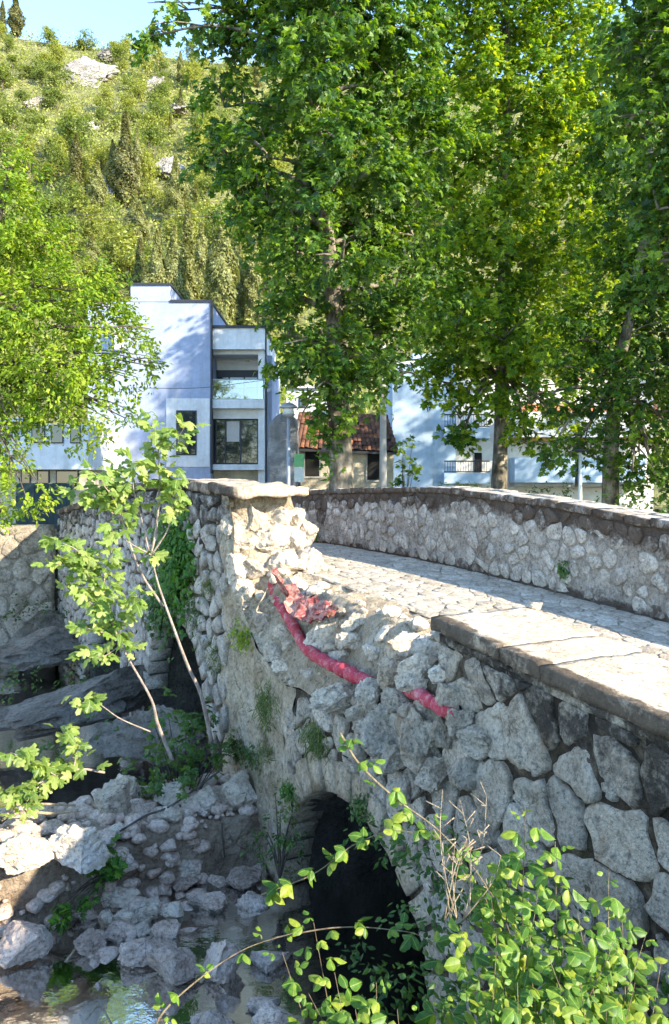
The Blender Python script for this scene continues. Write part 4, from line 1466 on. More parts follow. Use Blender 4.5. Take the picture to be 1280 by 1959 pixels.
for i, (x0, y0, x1, y1, z, lab) in enumerate(BOUL):
    yb = min(y1, 1960)
    c = PZ((x0 + x1) / 2, y1, z)
    k = c.y / F
    w = (x1 - x0) * k / 2; h = (y1 - y0) * k
    dep = w * 0.85
    # what is seen as height is part top surface: subtract the foreshortened depth
    ang = (y1 - HOR) / F
    hz = max(0.45 * h, h - dep * ang * 0.9) / 2
    V, Fa = rock(40 + i, (w * 1.03, dep, hz * 1.1), 5, 12, .15)
    ctr = Vector((c.x, c.y + dep * .9, z + hz * 0.88))
    V = V + np.array(tuple(ctr))
    fresh = i in (0, 1, 2, 3, 4, 5, 7, 8, 9, 11, 12, 13, 14, 22, 23, 25)
    o = build('boulder', V, Fa, M['rubble'] if fresh else M['boulder'], attr={'stain': [0.55 * sm(.06, -.02, v[2]) + (.35 if i in (18, 20, 21, 24, 37, 38) else 0) for v in V]})
    tag(o, lab, 'stone', 'loose stones in the river and on the ledge')
# gravel of the stream bed and crumbs on the ledge
pm = {}
V_all, F_all = [], []
rnd = random.Random(17)
for i in range(1860):
    if i < 1300:
        s, n = (rnd.uniform(4.2, 12.5), rnd.uniform(-6.5, 4.0)) if i < 1080 else (rnd.gauss(9.1, .9), rnd.gauss(2.3, 1.0))
        n = min(n, 3.9)
        z = ground_z(s, n)
        r = rnd.choice((.03, .05, .07, .09, .13, .18))
        c = Vector(B(s, n, z + r * .3))
    else:
        a, b = rnd.uniform(0.0, .75), rnd.uniform(0, 1)
        if i > 1750: a = rnd.uniform(.22, .8)
        c = Vector(ledge_map(a, b, 1)) if i <= 1750 else Vector(ledge_map(a, -.02, rnd.uniform(.3, 1))); r = rnd.choice((.03, .04, .06, .09, .12)); c.z += r * .4
    key = i % 24
    if key not in pm: pm[key] = rock(2500 + key, (1, .85, .65), 2, 6, .15, 0.0)
    v, f = pm[key]
    q = len(V_all)
    an = rnd.uniform(0, 6.28); cs, sn_ = math.cos(an), math.sin(an)
    v = v @ np.array([[cs, sn_, 0], [-sn_, cs, 0], [0, 0, 1]]) * r + np.array(tuple(c))
    V_all.append(v); F_all.append(np.array(f) + len(v) * i)
VV = np.concatenate(V_all); FF = np.concatenate(F_all)
me = tri_mesh('river_gravel', VV, FF, M['boulder'], smooth=True)
a = me.attributes.new('stain', 'FLOAT', 'POINT'); a.data.foreach_set('value', (0.30 * (VV[:, 2] < 0.05)).astype(np.float32))
o = addo('river_gravel', me); tag(o, 'pebbles and rubble crumbs covering the stream bed and ledge', 'gravel', kind='stuff')

# tufa ledges upstream
TUFA = [((-30, 1395), (270, 1300), .45, 2.1, 'long grey tufa ledge in shade, nearest of the three', 14.0),
        ((-60, 1262), (170, 1218), .55, 2.2, 'mossy tufa ledge behind the nearest one', 19.5),
        ((15, 1218), (110, 1188), .6, 1.6, 'low tufa ledge farthest upstream by the bank wall', 21.5),
        ((180, 1420), (400, 1385), .3, 1.1, 'dark wet rock shelf under the main arch', 12.4)]
for i, ((xa, ya), (xb, yb), hh, dp, lab, Y) in enumerate(TUFA):
    a, b = P(xa, ya, Y), P(xb, yb, Y + 1.2)
    c = (a + b) / 2
    L = (b - a).length
    V, Fa = rock(70 + i, (L * .66, dp * .5, 0.30 + hh * .35), 4, 7, .24, 0.0)
    V = V @ np.array([[math.cos(.2), math.sin(.2), 0], [-math.sin(.2), math.cos(.2), 0], [0, 0, 1]])
    V[:, 2] += V[:, 0] / L * (b.z - a.z)
    V = V + np.array((c.x, c.y + .4, c.z - 0.12))
    o = build('tufa_rock', V, Fa, M['tufa'], attr={'stain': [0.15] * len(V)}); tag(o, lab, 'rock', 'tufa ledges upstream of the bridge')
# far bank retaining wall
bw = thing('bank_wall', 'stone retaining wall of the far bank with a diagonal shadow edge', 'wall', B(24.1, -3, 0))
V, Fa = rbox(lambda a, b, e: B(23.95 + .5 * b - .10 * e * 0, 3.95 - 22 * a, -.5 + 4.15 * e), 90, 2, 18, .05, 5, 1.6)
o = build('wall_body', V, Fa, M['bank_wall'], bw, attr={'stain': [0.25 if v[2] > 3.3 else .08 for v in V]}); fixn(o)
rnd = random.Random(33)
sd = course_seeds(-8.0, 3.9, 0, 3.6, .62, .36, rnd, .3)
for poly, _ in zip(cells(sd, (-8.0, 3.9, 0, 3.62)), sd):
    if poly is None: continue
    res = cell_stone(poly, .05, .045, lambda u, v, w: B(23.93 - w, u, v), 9, rnd, False)
    if res: build('wall_stone', res[0], res[1], M['bank_wall'], bw, B(23.9, res[2][0], res[2][1]), attr={'stain': [.15] * len(res[0])})

# ------------------------------------------------------------------ buildings
# pale blue house with stacked balconies
YB = 38.0
bh = thing('blue_house', 'modern flat-roofed pale blue and white house with a glazed balcony', 'house', (P(330, 925, YB).x, YB + 4, 3.2))
zb = EYE - 3.2
gy = HOR + zb * F / YB                                # pixel row of the ground there
pbox('wall', 168, 578, 403, gy, YB, 9, M['blue_render'], bh)
pbox('roof_block', 250, 545, 325, 577, YB + .01, 5, M['blue_render'], bh)
pbox('roof_trim', 248, 541, 327, 545, YB - .06, 5.2, M['dark_trim'], bh)
pbox('roof_trim', 325.5, 573, 405, 578, YB - .06, 9.1, M['dark_trim'], bh)
pbox('white_panel', 318, 762, 401, 893, YB - .04, .03, M['white_render'], bh)
w_ = pbox('window', 337, 785, 376, 871, YB - .07, .05, M['dark_trim'], bh)
pbox('pane', 340, 788, 373, 868, YB - .085, .012, M['glass'], w_)
pbox('wall_joint', 402.4, 578, 405.4, 905, YB - .05, .4, M['dark_trim'], bh)
pbox('side_wall', 406, 628, 408, gy, YB + .9, 7, M['white_render'], bh)
# right bay: fascia, loggia, slabs, sliding windows
XR = 506
pbox('fascia', 405.6, 627, XR, 668, YB + .2, 7.5, M['white_render'], bh)
pbox('roof_trim', 405, 622, XR + 3, 627, YB + .12, 7.7, M['dark_trim'], bh)
pbox('fascia_band', 405.6, 668.5, XR - 6, 678, YB + .55, 1.0, M['warm_render'], bh)
pbox('loggia_back', 408.5, 678.5, XR - 12, 708, YB + 1.9, .2, M['warm_render'], bh)
w_ = pbox('window', 408.5, 708.5, XR - 12, 764, YB + 1.85, .2, M['dark_trim'], bh)
for (a_, b_) in ((410, 437), (440, 466), (469, 492)):
    pbox('pane', a_, 722, b_, 762, YB + 1.82, .02, M['glass'], w_)
pbox('corner_pier', XR - 12, 668.5, XR - 1, gy, YB + .45, 7, M['white_render'], bh)
pbox('balcony_slab', 405.8, 764, XR - 1, 781, YB + .15, 2.4, M['white_render'], bh)
o = pbox('balcony_glass', 407, 727, XR - 3, 763.5, YB + .2, .015, M['rail_glass'], bh)
pbox('handrail', 406, 725, XR - 2, 727, YB + .19, .035, M['grey_metal'], o)
pbox('slab_soffit', 406, 781.5, XR - 2, 801, YB + .5, 2.0, M['warm_render'], bh)
w_ = pbox('window', 406.5, 801.5, XR - 10, 888, YB + .75, .12, M['dark_trim'], bh)
for (a_, b_) in ((409, 430), (433, 459), (462, 492)):
    pbox('pane', a_, 804, b_, 885, YB + .74, .02, M['glass'], w_)
pbox('curtain', 434, 806, 458, 845, YB + .725, .01, M['curtain'], w_)
pbox('lower_slab', 405.8, 888.5, XR - 1, 899, YB + .2, 2.4, M['white_render'], bh)
pbox('base_wall', 406, 899.5, XR - 12, gy, YB + .9, 1.2, M['yellow_render'], bh)
pbox('downpipe', XR + 1, 628, XR + 4, gy, YB + .6, .08, M['dark_trim'], bh)
pbox('side_wing', XR + 5, 680, XR + 14, gy, YB + 1.2, 6, M['blue_render'], bh)
pbox('chimney', 219, 624, 233, 668, YB - .5, .45, M['white_render'], bh)
pbox('chimney_cap', 217, 620, 235, 624, YB - .55, .55, M['grey_metal'], bh)
# white house at the left
YW = 33.0
wh = thing('white_house', 'white rendered house behind the left tree with dark ground-floor windows', 'house', (P(60, 925, YW).x, YW + 3, 3.2))
gyw = HOR + zb * F / YW
pbox('upper_wall', -120, 812, 169, 898, YW, 7, M['white_render'], wh)
pbox('lower_wall', -118, 898.5, 167, gyw, YW + .5, 6.3, M['yellow_render'], wh)
pbox('roof_edge', -124, 798, 34, 806, YW - .5, 7.6, M['warm_render'], wh)
pbox('roof_band', -122, 806.5, 28, 812, YW - .2, 7.2, M['ochre'], wh)
for (a_, b_, c_, d_) in ((-2, 20, 812.5, 848), (60, 86, 812.5, 847), (97, 121, 812.5, 848), (134, 154, 812.5, 848)):
    w_ = pbox('window', a_, c_, b_, d_, YW - .05, .06, M['warm_render'] if a_ < 0 else M['dark_trim'], wh)
    pbox('pane', a_ + 2, c_ + 2, b_ - 2, d_ - 2, YW - .06, .02, M['curtain'] if a_ < 0 else M['glass'], w_)
for (a_, b_) in ((40, 58), (71, 94), (107, 150)):
    w_ = pbox('window', a_, 900, b_, 935, YW + .42, .08, M['dark_trim'], wh)
    pbox('pane', a_ + 2, 902, b_ - 2, 933, YW + .41, .02, M['glass'], w_)
fe_ = thing('fence', 'dark green fence in front of the white house', 'fence', (P(90, 960, 30).x, 30, 3.2))
for k in range(9):
    pbox('fence_panel', 30 + k * 12, 924, 41.4 + k * 12, HOR + zb * F / 30, 30 + .01 * (k % 2), .05, M['fence_green'], fe_)
# ruined cottage with a tiled roof
YC = 30.5
ct = thing('ruined_cottage', 'small ruined cream cottage with a broken terracotta tile roof', 'house', (P(660, 925, YC).x, YC + 1.5, 3.2))
gyc = HOR + zb * F / YC
ca, cb = P(566, 862, YC), P(753, 862, YC)
hw = box('wall', ca.x, cb.x, YC, YC + 3.2, 3.2, P(0, 862, YC).z, M['yellow_render'], ct)
for (a_, b_, c_, d_) in ((584, 611, 862, 911), (703, 728, 866, 918), (640, 655, 870, 912)):
    w_ = pbox('window', a_ - 3, c_ + .5, b_ + 3, d_ + 4, YC - .05, .07, M['concrete'], ct)
    pbox('opening', a_, c_ + 2, b_, d_, YC - .06, .02, M['dark_inside'], w_)
e0, e1 = P(556, 858, YC - .35), P(762, 866, YC - .35)
r0_, r1_ = P(572, 792, YC + 1.7), P(740, 797, YC + 1.7)
V = [e0, e1, r1_, r0_]
V = [Vector(v) for v in V] + [Vector(v) - Vector((0, 0, .08)) for v in V]
rf = build('roof', V, [(0, 1, 2, 3), (7, 6, 5, 4), (0, 4, 5, 1), (1, 5, 6, 2), (2, 6, 7, 3), (3, 7, 4, 0)], M['dark_trim'], ct, smooth=False)
tv, tf = [], []
for k in range(6):
    an = math.pi * k / 5
    for yy, rr_ in ((0, 1.0), (1, .86)):
        tv.append((-math.cos(an) * .5 * rr_, yy, math.sin(an) * .32 * rr_))
for k in range(5):
    tf.append((k * 2, k * 2 + 2, k * 2 + 3, k * 2 + 1))
tile_me = mesh_data('roof_tile', tv, tf, M['roof_tile'])
rows_, cols_ = 9, 24
ey = (r0_ - e0).normalized()
for r_ in range(rows_):
    for c_ in range(cols_):
        if R.random() < .06: continue
        t0 = r_ / rows_; u0 = (c_ + .5) / cols_
        a = e0.lerp(e1, u0).lerp(r0_.lerp(r1_, u0), t0)
        o = bpy.data.objects.new('roof_tile', tile_me); COL.objects.link(o); o.parent = rf
        wd = (e1 - e0).length / cols_
        ex = (e1 - e0).normalized(); ez = ex.cross(ey).normalized()
        ln = (r0_ - e0).length / rows_ * 1.18
        Mx = Matrix((ex * wd * 1.05, ey * ln, ez * wd)).transposed().to_4x4()
        Mx = Matrix.Rotation(R.uniform(-.05, .05), 4, 'X') @ Mx
        Mx.translation = a - WO[rf.name] + ez * (.02 + .012 * R.random()) + Vector((0, 0, R.uniform(-.02, .02)))
        o.matrix_basis = Mx
# old grey garden wall left of the cottage, lamp post, notice
V, Fa = rbox(lambda a, b, e: (P(513, 0, 27).x + a * (P(566, 0, 27).x - P(513, 0, 27).x), 27 + 5 * b * (1 - .6 * a), 3.2 + (P(0, 800 - 22 * a * (1 - a) * 3 + 14 * (1 - a), 27).z - 3.2) * e), 10, 8, 14, .06, 2, 2)
o = build('old_wall', V, Fa, M['old_wall']); fixn(o); tag(o, 'tall rough grey masonry wall between blue house and cottage', 'wall')


def lathe(prof, sides=16):
    V, Fa = [], []
    for r, z in prof:
        for k in range(sides):
            V.append((r * math.cos(2 * math.pi * k / sides), r * math.sin(2 * math.pi * k / sides), z))
    for i in range(len(prof) - 1):
        for k in range(sides):
            k2 = (k + 1) % sides
            Fa.append((i * sides + k, i * sides + k2, (i + 1) * sides + k2, (i + 1) * sides + k))
    Fa.append(tuple(range(sides))[::-1]); Fa.append(tuple((len(prof) - 1) * sides + k for k in range(sides)))
    return V, Fa


Yl = 24.5
lx = P(552, 0, Yl).x; zt = P(0, 800, Yl).z
lt = thing('street_lamp', 'grey street lamp with a lantern head beside the old grey wall', 'street lamp', (lx, Yl, 3.2))
def at(V, x, y, z): return [(v[0] + x, v[1] + y, v[2] + z) for v in V]
V, Fa = lathe([(.085, 0), (.085, .9), (.055, .95), (.05, zt - 3.2)])
build('pole', at(V, lx, Yl, 3.2), Fa, M['grey_metal'], lt)
V, Fa = lathe([(.06, 0), (.16, .06), (.19, .10), (.19, .12)])
build('lamp_base', at(V, lx, Yl, zt), Fa, M['grey_metal'], lt)
V, Fa = lathe([(.17, 0), (.14, .20)])
build('lantern_glass', at(V, lx, Yl, zt + .12), Fa, M['white_panel'], lt)
V, Fa = lathe([(.27, 0), (.25, .05), (.14, .13), (.03, .16)])
build('lamp_cap', at(V, lx, Yl, zt + .30), Fa, M['grey_metal'], lt)
nb = thing('notice_panel', 'small green and white notice panel beside the cottage window', 'sign', (P(573, 0, 26).x, 26, 3.2))
pbox('upper_panel', 563, 868, 582, 893, 26, .05, M['green_panel'], nb)
pbox('lower_panel', 563, 893.5, 582, 922, 26, .05, M['white_panel'], nb)
pbox('post', 570, 922.5, 575, HOR + zb * F / 26, 26, .05, M['dark_trim'], nb)
Yp = 27.5
px_ = P(733, 0, Yp).x
pl = thing('utility_pole', 'tall concrete utility pole in front of the ruined cottage', 'pole', (px_, Yp, 3.2))
V, Fa = lathe([(.13, 0), (.12, 2), (.085, 6.2)])
build('pole', at(V, px_, Yp, 3.2), Fa, M['concrete'], pl)
V, Fa = tube_geo([(px_ - .5, Yp, 8.9), (px_ + .5, Yp, 8.9)], [.04, .04], 8)
build('crossarm', V, Fa, M['grey_metal'], pl)
Yq = 25.0
qx = P(1110, 0, Yq).x; zq = P(0, 866, Yq).z
l2 = thing('street_lamp', 'slim white street lamp with a flat dark disc head by the right plane tree', 'street lamp', (qx, Yq, 3.2))
V, Fa = lathe([(.07, 0), (.06, .8), (.045, zq - 3.2)])
build('pole', at(V, qx, Yq, 3.2), Fa, M['white_panel'], l2)
V, Fa = lathe([(.05, 0), (.24, .05), (.26, .08), (.05, .13)])
build('lamp_head', at(V, qx, Yq, zq), Fa, M['dark_trim'], l2)
# apartment block behind the plane trees
YA = 46.0
ab = thing('apartment_block', 'light blue apartment block with iron balconies behind the plane trees', 'building', (P(1000, 0, YA).x, YA + 5, 3.2))
gya = HOR + zb * F / YA
pbox('gable_wall', 751, 697, 872, gya, YA, 9, M['block_render'], ab)
pbox('roof_parapet', 748, 690, 874, 697, YA - .1, 9.2, M['white_render'], ab)
pbox('rooftop_box', 790, 676, 836, 690, YA + .3, 3, M['block_render'], ab)
pbox('main_wall', 872.5, 725, 1250, gya, YA + 1.2, 8, M['warm_render'], ab)
V = [P(985, 782, YA + .5), P(1262, 792, YA + .5), P(1240, 725, YA + 5), P(1005, 722, YA + 5)]
build('roof', list(V) + [v - Vector((0, 0, .2)) for v in V], [(0, 1, 2, 3), (7, 6, 5, 4), (0, 4, 5, 1), (1, 5, 6, 2), (2, 6, 7, 3), (3, 7, 4, 0)], M['orange_roof'], ab, smooth=False)
for lvl, (ys, yr) in enumerate(((905, 881), (818, 792))):
    for (xa, xb) in ((850, 937), (985, 1100), (1110, 1235)):
        if xa == 850:
            b_ = pbox('balcony', xa, ys, xb, ys + 20, YA - .4, 1.5, M['block_render'], ab)
            pbox('top_rail', xa, yr, xb, yr + 2.5, YA - .4, .05, M['dark_trim'], b_)
            pbox('bottom_rail', xa, ys - 3.5, xb, ys - 1.5, YA - .4, .05, M['dark_trim'], b_)
            for q in np.arange(xa + 1, xb - 1, 5):
                pbox('baluster', q, yr + 2.6, q + .8, ys - 3.6, YA - .39, .03, M['dark_trim'], b_)
        else:
            b_ = pbox('balcony', xa, ys - 30, xb, ys + 18, YA - .2, 1.35, M['white_render'] if lvl else M['block_render'], ab)
            pbox('soffit', xa, ys + 18.5, xb, ys + 26, YA + .1, 1.0, M['ochre'] if lvl else M['concrete'], b_)
pbox('door', 908, 866, 922, 903, YA + 1.13, .05, M['dark_inside'], ab)
for (a_, b_, c_, d_) in ((1000, 1035, 790, 812), (1130, 1165, 850, 868), (1185, 1215, 880, 905), (880, 900, 740, 770)):
    w_ = pbox('window', a_, c_, b_, d_, YA + 1.12, .06, M['dark_trim'], ab)
    pbox('pane', a_ + 2, c_ + 2, b_ - 2, d_ - 2, YA + 1.11, .02, M['glass'], w_)
YD = 52.0
bw2 = thing('back_house', 'white house glimpsed between the blue house and the first plane tree', 'house', (P(610, 0, YD).x, YD + 3, 3.2))
pbox('wall', 548, 742, 668, HOR + zb * F / YD, YD, 6, M['white_render'], bw2)
w_ = pbox('window', 572, 762, 584, 780, YD - .05, .06, M['dark_trim'], bw2); pbox('pane', 573.5, 764, 582.5, 778, YD - .06, .02, M['glass'], w_)
pbox('roof_edge', 545, 736, 671, 742, YD - .2, 6.3, M['warm_render'], bw2)
# power lines
for i, (pts_, lab) in enumerate([
        ([P(60, 408, 62), P(260, 412, 66), P(470, 405, 70), P(700, 395, 74)], 'upper power line crossing in front of the hillside'),
        ([P(60, 414, 62), P(260, 418, 66), P(470, 411, 70), P(700, 401, 74)], 'lower power line crossing in front of the hillside'),
        ([P(250, 742, 30), P(380, 742, 29.5), P(500, 728, 29), P(730, 700, 27.6)], 'service wire running past the blue house to the concrete pole')]):
    V, Fa = tube_geo(curve(pts_, 8), [.018 if i < 2 else .010] * 25, 5)
    o = build('power_line', V, Fa, M['wire']); tag(o, lab, 'cable', 'overhead wires')

# ------------------------------------------------------------------ big trees


def lob(px, py, Y, rx, rz=None, ry=None):             # lobe: pixel centre, distance, pixel radii
    k = Y / F
    rz = rz or rx
    return (tuple(P(px, py, Y)), (rx * k, (ry or rx) * k, rz * k))


g = 3.2
Y1 = 25.0
L1 = [lob(x, y, Y1 + dy, rx, rz) for x, y, dy, rx, rz in [
    (640, 700, -.5, 95, 60), (590, 660, -1.5, 60, 50), (700, 690, -1, 70, 55), (560, 560, 0, 75, 70), (520, 440, -.5, 60, 80), (600, 420, 1, 90, 90), (690, 560, 0, 90, 80), (740, 640, .5, 60, 60),
    (420, 320, 0, 62, 62), (500, 300, -1.2, 80, 80), (430, 205, 0, 60, 70), (560, 200, 0, 90, 90), (660, 300, -1, 90, 90), (700, 430, 1, 90, 90), (470, 90, .5, 70, 70), (560, 60, -1, 90, 80), (650, 120, 1, 90, 80),
    (330, 20, 0, 60, 40), (280, 70, -.4, 45, 20), (420, 20, 0, 70, 60), (520, -50, 0, 100, 90), (650, -30, -1, 110, 90), (760, 180, 0, 90, 90), (760, 60, 0, 90, 90), (790, 330, 0, 80, 80), (640, 830, 0, 34, 60), (610, 790, -.5, 45, 40), (655, 500, -2.4, 70, 60), (615, 390, -2.4, 75, 70), (650, 270, -2.6, 80, 80), (590, 150, -2.4, 85, 70), (640, 20, -2.4, 90, 80), (560, 480, -2, 60, 60), (720, 330, -2, 70, 70), (480, 380, -1.5, 60, 60), (650, 760, -1.6, 70, 40), (800, 560, .5, 70, 70), (790, 450, 1, 70, 70), (830, 250, 1, 70, 80), (760, 720, -.5, 50, 36), (560, 700, -1, 46, 40), (540, 640, 0, 46, 50), (620, -160, 0, 150, 90), (440, -120, 0, 100, 80), (770, -100, 0, 120, 90)]]
bx = P(655, 0, Y1).x
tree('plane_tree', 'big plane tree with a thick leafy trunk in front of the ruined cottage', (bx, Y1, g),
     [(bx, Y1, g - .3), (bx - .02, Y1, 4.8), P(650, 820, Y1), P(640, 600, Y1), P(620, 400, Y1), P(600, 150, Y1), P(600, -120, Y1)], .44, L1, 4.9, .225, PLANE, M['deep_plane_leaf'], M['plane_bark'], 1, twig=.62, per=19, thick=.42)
Y2 = 33.0
L2 = [lob(x, y, Y2 + dy, rx, rz) for x, y, dy, rx, rz in [
    (880, 690, -1, 70, 60), (960, 720, -1.5, 80, 60), (880, 800, -2, 45, 50), (1040, 760, -1, 70, 50), (830, 590, 0, 90, 80), (930, 600, 0, 110, 90), (1040, 620, 0, 110, 90), (850, 450, 0, 100, 90), (960, 460, -1, 110, 100), (1080, 480, 0, 110, 100),
    (840, 300, 0, 100, 90), (950, 300, -1, 110, 100), (1070, 330, 0, 110, 100), (900, 150, 0, 110, 100), (1020, 170, -1, 110, 100), (1120, 200, 0, 100, 90), (860, 20, 0, 110, 90), (980, 20, 0, 120, 100), (1100, 50, 0, 120, 100), (1200, 120, 0, 90, 80),
    (1180, 330, 1, 80, 90), (1180, 470, 1, 80, 80), (1150, 620, 1, 90, 80), (960, -110, 0, 150, 90), (1110, -90, 0, 130, 90), (790, 700, -1, 45, 35), (840, 740, -1, 60, 40), (915, 770, -2.4, 60, 40), (1000, 800, -2.2, 60, 40), (1050, 700, -1.5, 80, 60), (960, 650, -2.4, 90, 60), (870, 640, -2, 70, 60), (1085, 820, -2, 40, 34), (880, 850, -2.4, 34, 26), (1010, 850, -2.2, 44, 26)]]
bx = P(955, 0, Y2).x
tree('plane_tree', 'tall sunlit plane tree with a pale mottled trunk before the apartment block', (bx, Y2, g),
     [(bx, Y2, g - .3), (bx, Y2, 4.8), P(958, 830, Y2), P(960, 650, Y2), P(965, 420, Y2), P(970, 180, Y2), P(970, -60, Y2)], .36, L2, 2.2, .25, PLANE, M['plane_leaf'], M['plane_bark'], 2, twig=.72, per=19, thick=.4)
Y3 = 26.5
L3 = [lob(x, y, Y3 + dy, rx, rz) for x, y, dy, rx, rz in [
    (1140, 720, -.5, 85, 60), (1200, 640, 0, 100, 80), (1270, 740, 0, 90, 80), (1240, 860, -.6, 60, 80), (1260, 930, -.8, 50, 60), (1080, 780, -.4, 50, 40), (1100, 650, 0, 80, 60), (1190, 800, .6, 60, 50), (1290, 560, 0, 100, 90),
    (1350, 700, 0, 100, 100), (1330, 860, 0, 80, 80), (1360, 450, 0, 110, 110), (1210, 530, .5, 80, 70), (1060, 850, -.5, 40, 30), (1400, 300, 0, 120, 100), (1130, 800, -1.2, 60, 40), (1180, 740, -1.4, 70, 50), (1230, 800, -1.2, 60, 50), (1010, 770, -1, 46, 34), (1090, 870, -1.2, 40, 30), (1210, 900, -1.2, 50, 40), (1140, 860, -1.5, 34, 34), (1200, 430, .5, 90, 80), (1250, 330, .5, 90, 80), (1190, 250, 1, 80, 80), (1280, 180, .5, 100, 90), (1230, 80, 1, 90, 80), (1330, 60, 0, 110, 90)]]
bx = P(1168, 0, Y3).x
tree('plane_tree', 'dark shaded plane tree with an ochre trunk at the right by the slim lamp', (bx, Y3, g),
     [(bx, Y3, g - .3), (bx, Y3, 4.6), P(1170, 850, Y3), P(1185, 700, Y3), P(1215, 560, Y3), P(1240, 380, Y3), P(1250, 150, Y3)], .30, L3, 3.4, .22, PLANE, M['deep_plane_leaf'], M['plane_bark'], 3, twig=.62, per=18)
Y4 = 15.0
L4 = [lob(x, y, Y4 + dy, rx, rz) for x, y, dy, rx, rz in [
    (1235, 60, 0, 80, 60), (1180, 110, .3, 60, 45), (1240, 190, 0, 75, 60), (1200, 240, -.3, 50, 45), (1260, 400, 0, 60, 80), (1290, 300, 0, 80, 80), (1250, 500, .2, 50, 60), (1340, 150, 0, 110, 100), (1380, 330, 0, 110, 110), (1400, 500, 0, 110, 90),
    (1480, 100, 0, 130, 120), (1500, 300, 0, 130, 120), (1300, -60, 0, 110, 80), (1440, -80, 0, 140, 100), (1580, 180, 0, 120, 120), (1580, 400, 0, 120, 100)]]
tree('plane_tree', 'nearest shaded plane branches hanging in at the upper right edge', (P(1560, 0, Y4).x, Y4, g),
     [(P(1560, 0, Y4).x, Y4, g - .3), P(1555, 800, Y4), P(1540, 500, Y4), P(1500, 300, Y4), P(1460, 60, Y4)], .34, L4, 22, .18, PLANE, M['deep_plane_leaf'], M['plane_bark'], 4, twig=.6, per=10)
for i, (tx, ty, rad_, top) in enumerate([(13.5, 17.5, 3.6, 18.0), (18.0, 21.4, 4.2, 24.0), (22.0, 29.0, 4.2, 21.0), (24.5, 34.0, 4.6, 25.0), (27.5, 41.0, 4.6, 23.0), (14.2, 10.2, 3.0, 17.5)]):  # unseen plane trees outside the frame, added and sized to cast shade
    rr = np.random.default_rng(600 + i)
    lobes = []
    for _ in range((19, 27, 21, 28, 24, 17)[i]):
        a = rr.uniform(0, 6.28); q_ = rad_ * math.sqrt(rr.uniform(0, 1)) * .8
        lobes.append(((tx + q_ * math.cos(a), ty + q_ * math.sin(a), rr.uniform(6.5, top - 1.5)), (rr.uniform(1.2, 1.9), rr.uniform(1.2, 1.9), rr.uniform(1.1, 1.7))))
    tree('plane_tree', ['plane tree of the riverside row, first beyond the right edge', 'plane tree of the riverside row, second beyond the right edge', 'plane tree of the riverside row, third beyond the right edge', 'plane tree of the riverside row, fourth beyond the right edge', 'plane tree of the riverside row, fifth beyond the right edge', 'plane tree by the near bank beyond the right edge'][i], (tx, ty, g),
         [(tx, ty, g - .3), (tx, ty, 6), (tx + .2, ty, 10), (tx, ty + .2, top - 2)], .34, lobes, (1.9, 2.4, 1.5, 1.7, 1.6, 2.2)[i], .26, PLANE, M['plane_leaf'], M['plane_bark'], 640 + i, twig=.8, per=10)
Y5 = 21.5
L5 = [lob(x, y, Y5 + dy, rx, rz) for x, y, dy, rx, rz in [
    (25, 350, 0, 55, 70), (60, 330, 0, 35, 60), (10, 440, 0, 80, 70), (80, 480, .4, 85, 70), (170, 560, 0, 80, 60), (60, 600, -.5, 110, 80), (180, 640, -.3, 90, 60), (235, 590, 0, 50, 40), (270, 650, -.3, 45, 35), (290, 700, -.4, 30, 25), (120, 720, -.6, 110, 70), (220, 730, -.2, 60, 45),
    (30, 740, 0, 80, 70), (160, 810, -.4, 70, 45), (90, 800, -.3, 60, 40), (20, 900, -.8, 60, 50), (50, 950, -1.0, 60, 40), (0, 980, -1, 50, 30), (20, 820, -.5, 60, 40), (-60, 600, 0, 120, 120), (-80, 420, 0, 100, 110), (-70, 800, 0, 100, 120), (240, 800, 0, 36, 26)]]
bx = P(-70, 0, Y5).x
tree('riverside_tree', 'bright yellow-green leafy tree reaching in from the left edge', (bx, Y5 + .8, g),
     [(bx, Y5 + .8, g - .3), P(-70, 880, Y5 + .6), P(-60, 740, Y5), P(-40, 600, Y5), P(-10, 450, Y5), P(20, 320, Y5)], .22, L5, 14, .14, OVAL, M['elm_leaf'], M['bark'], 5, twig=.42, per=20, twigs=4, thick=.3, hollow=2.0)


# shrubs and ground plants
def shrub(label, lobes, dens, size, shape, mat, seed, base, name='shrub', cat='shrub', group=None, stems=True, **kw):
    rng = np.random.default_rng(seed)
    t = thing(name, label, cat, base, group)
    me = crown_mesh('foliage', lobes, dens, size, shape, mat, rng, base, **kw)
    addo('foliage', me, t, base)
    if stems:
        V, Fa = [], []
        for c, r in lobes:
            c = Vector(c); b = Vector(base)
            for _ in range(3):
                e = c + Vector((R.uniform(-.7, .7) * r[0], R.uniform(-.7, .7) * r[1], R.uniform(0, .7) * r[2]))
                p_ = curve([b, b.lerp(e, .5) + Vector((0, 0, .1)), e], 4)
                tube_geo(p_, [.014 - .0011 * i for i in range(len(p_))], 5, V, Fa)
        build('stem', V, Fa, M['bark'], t)
    return t


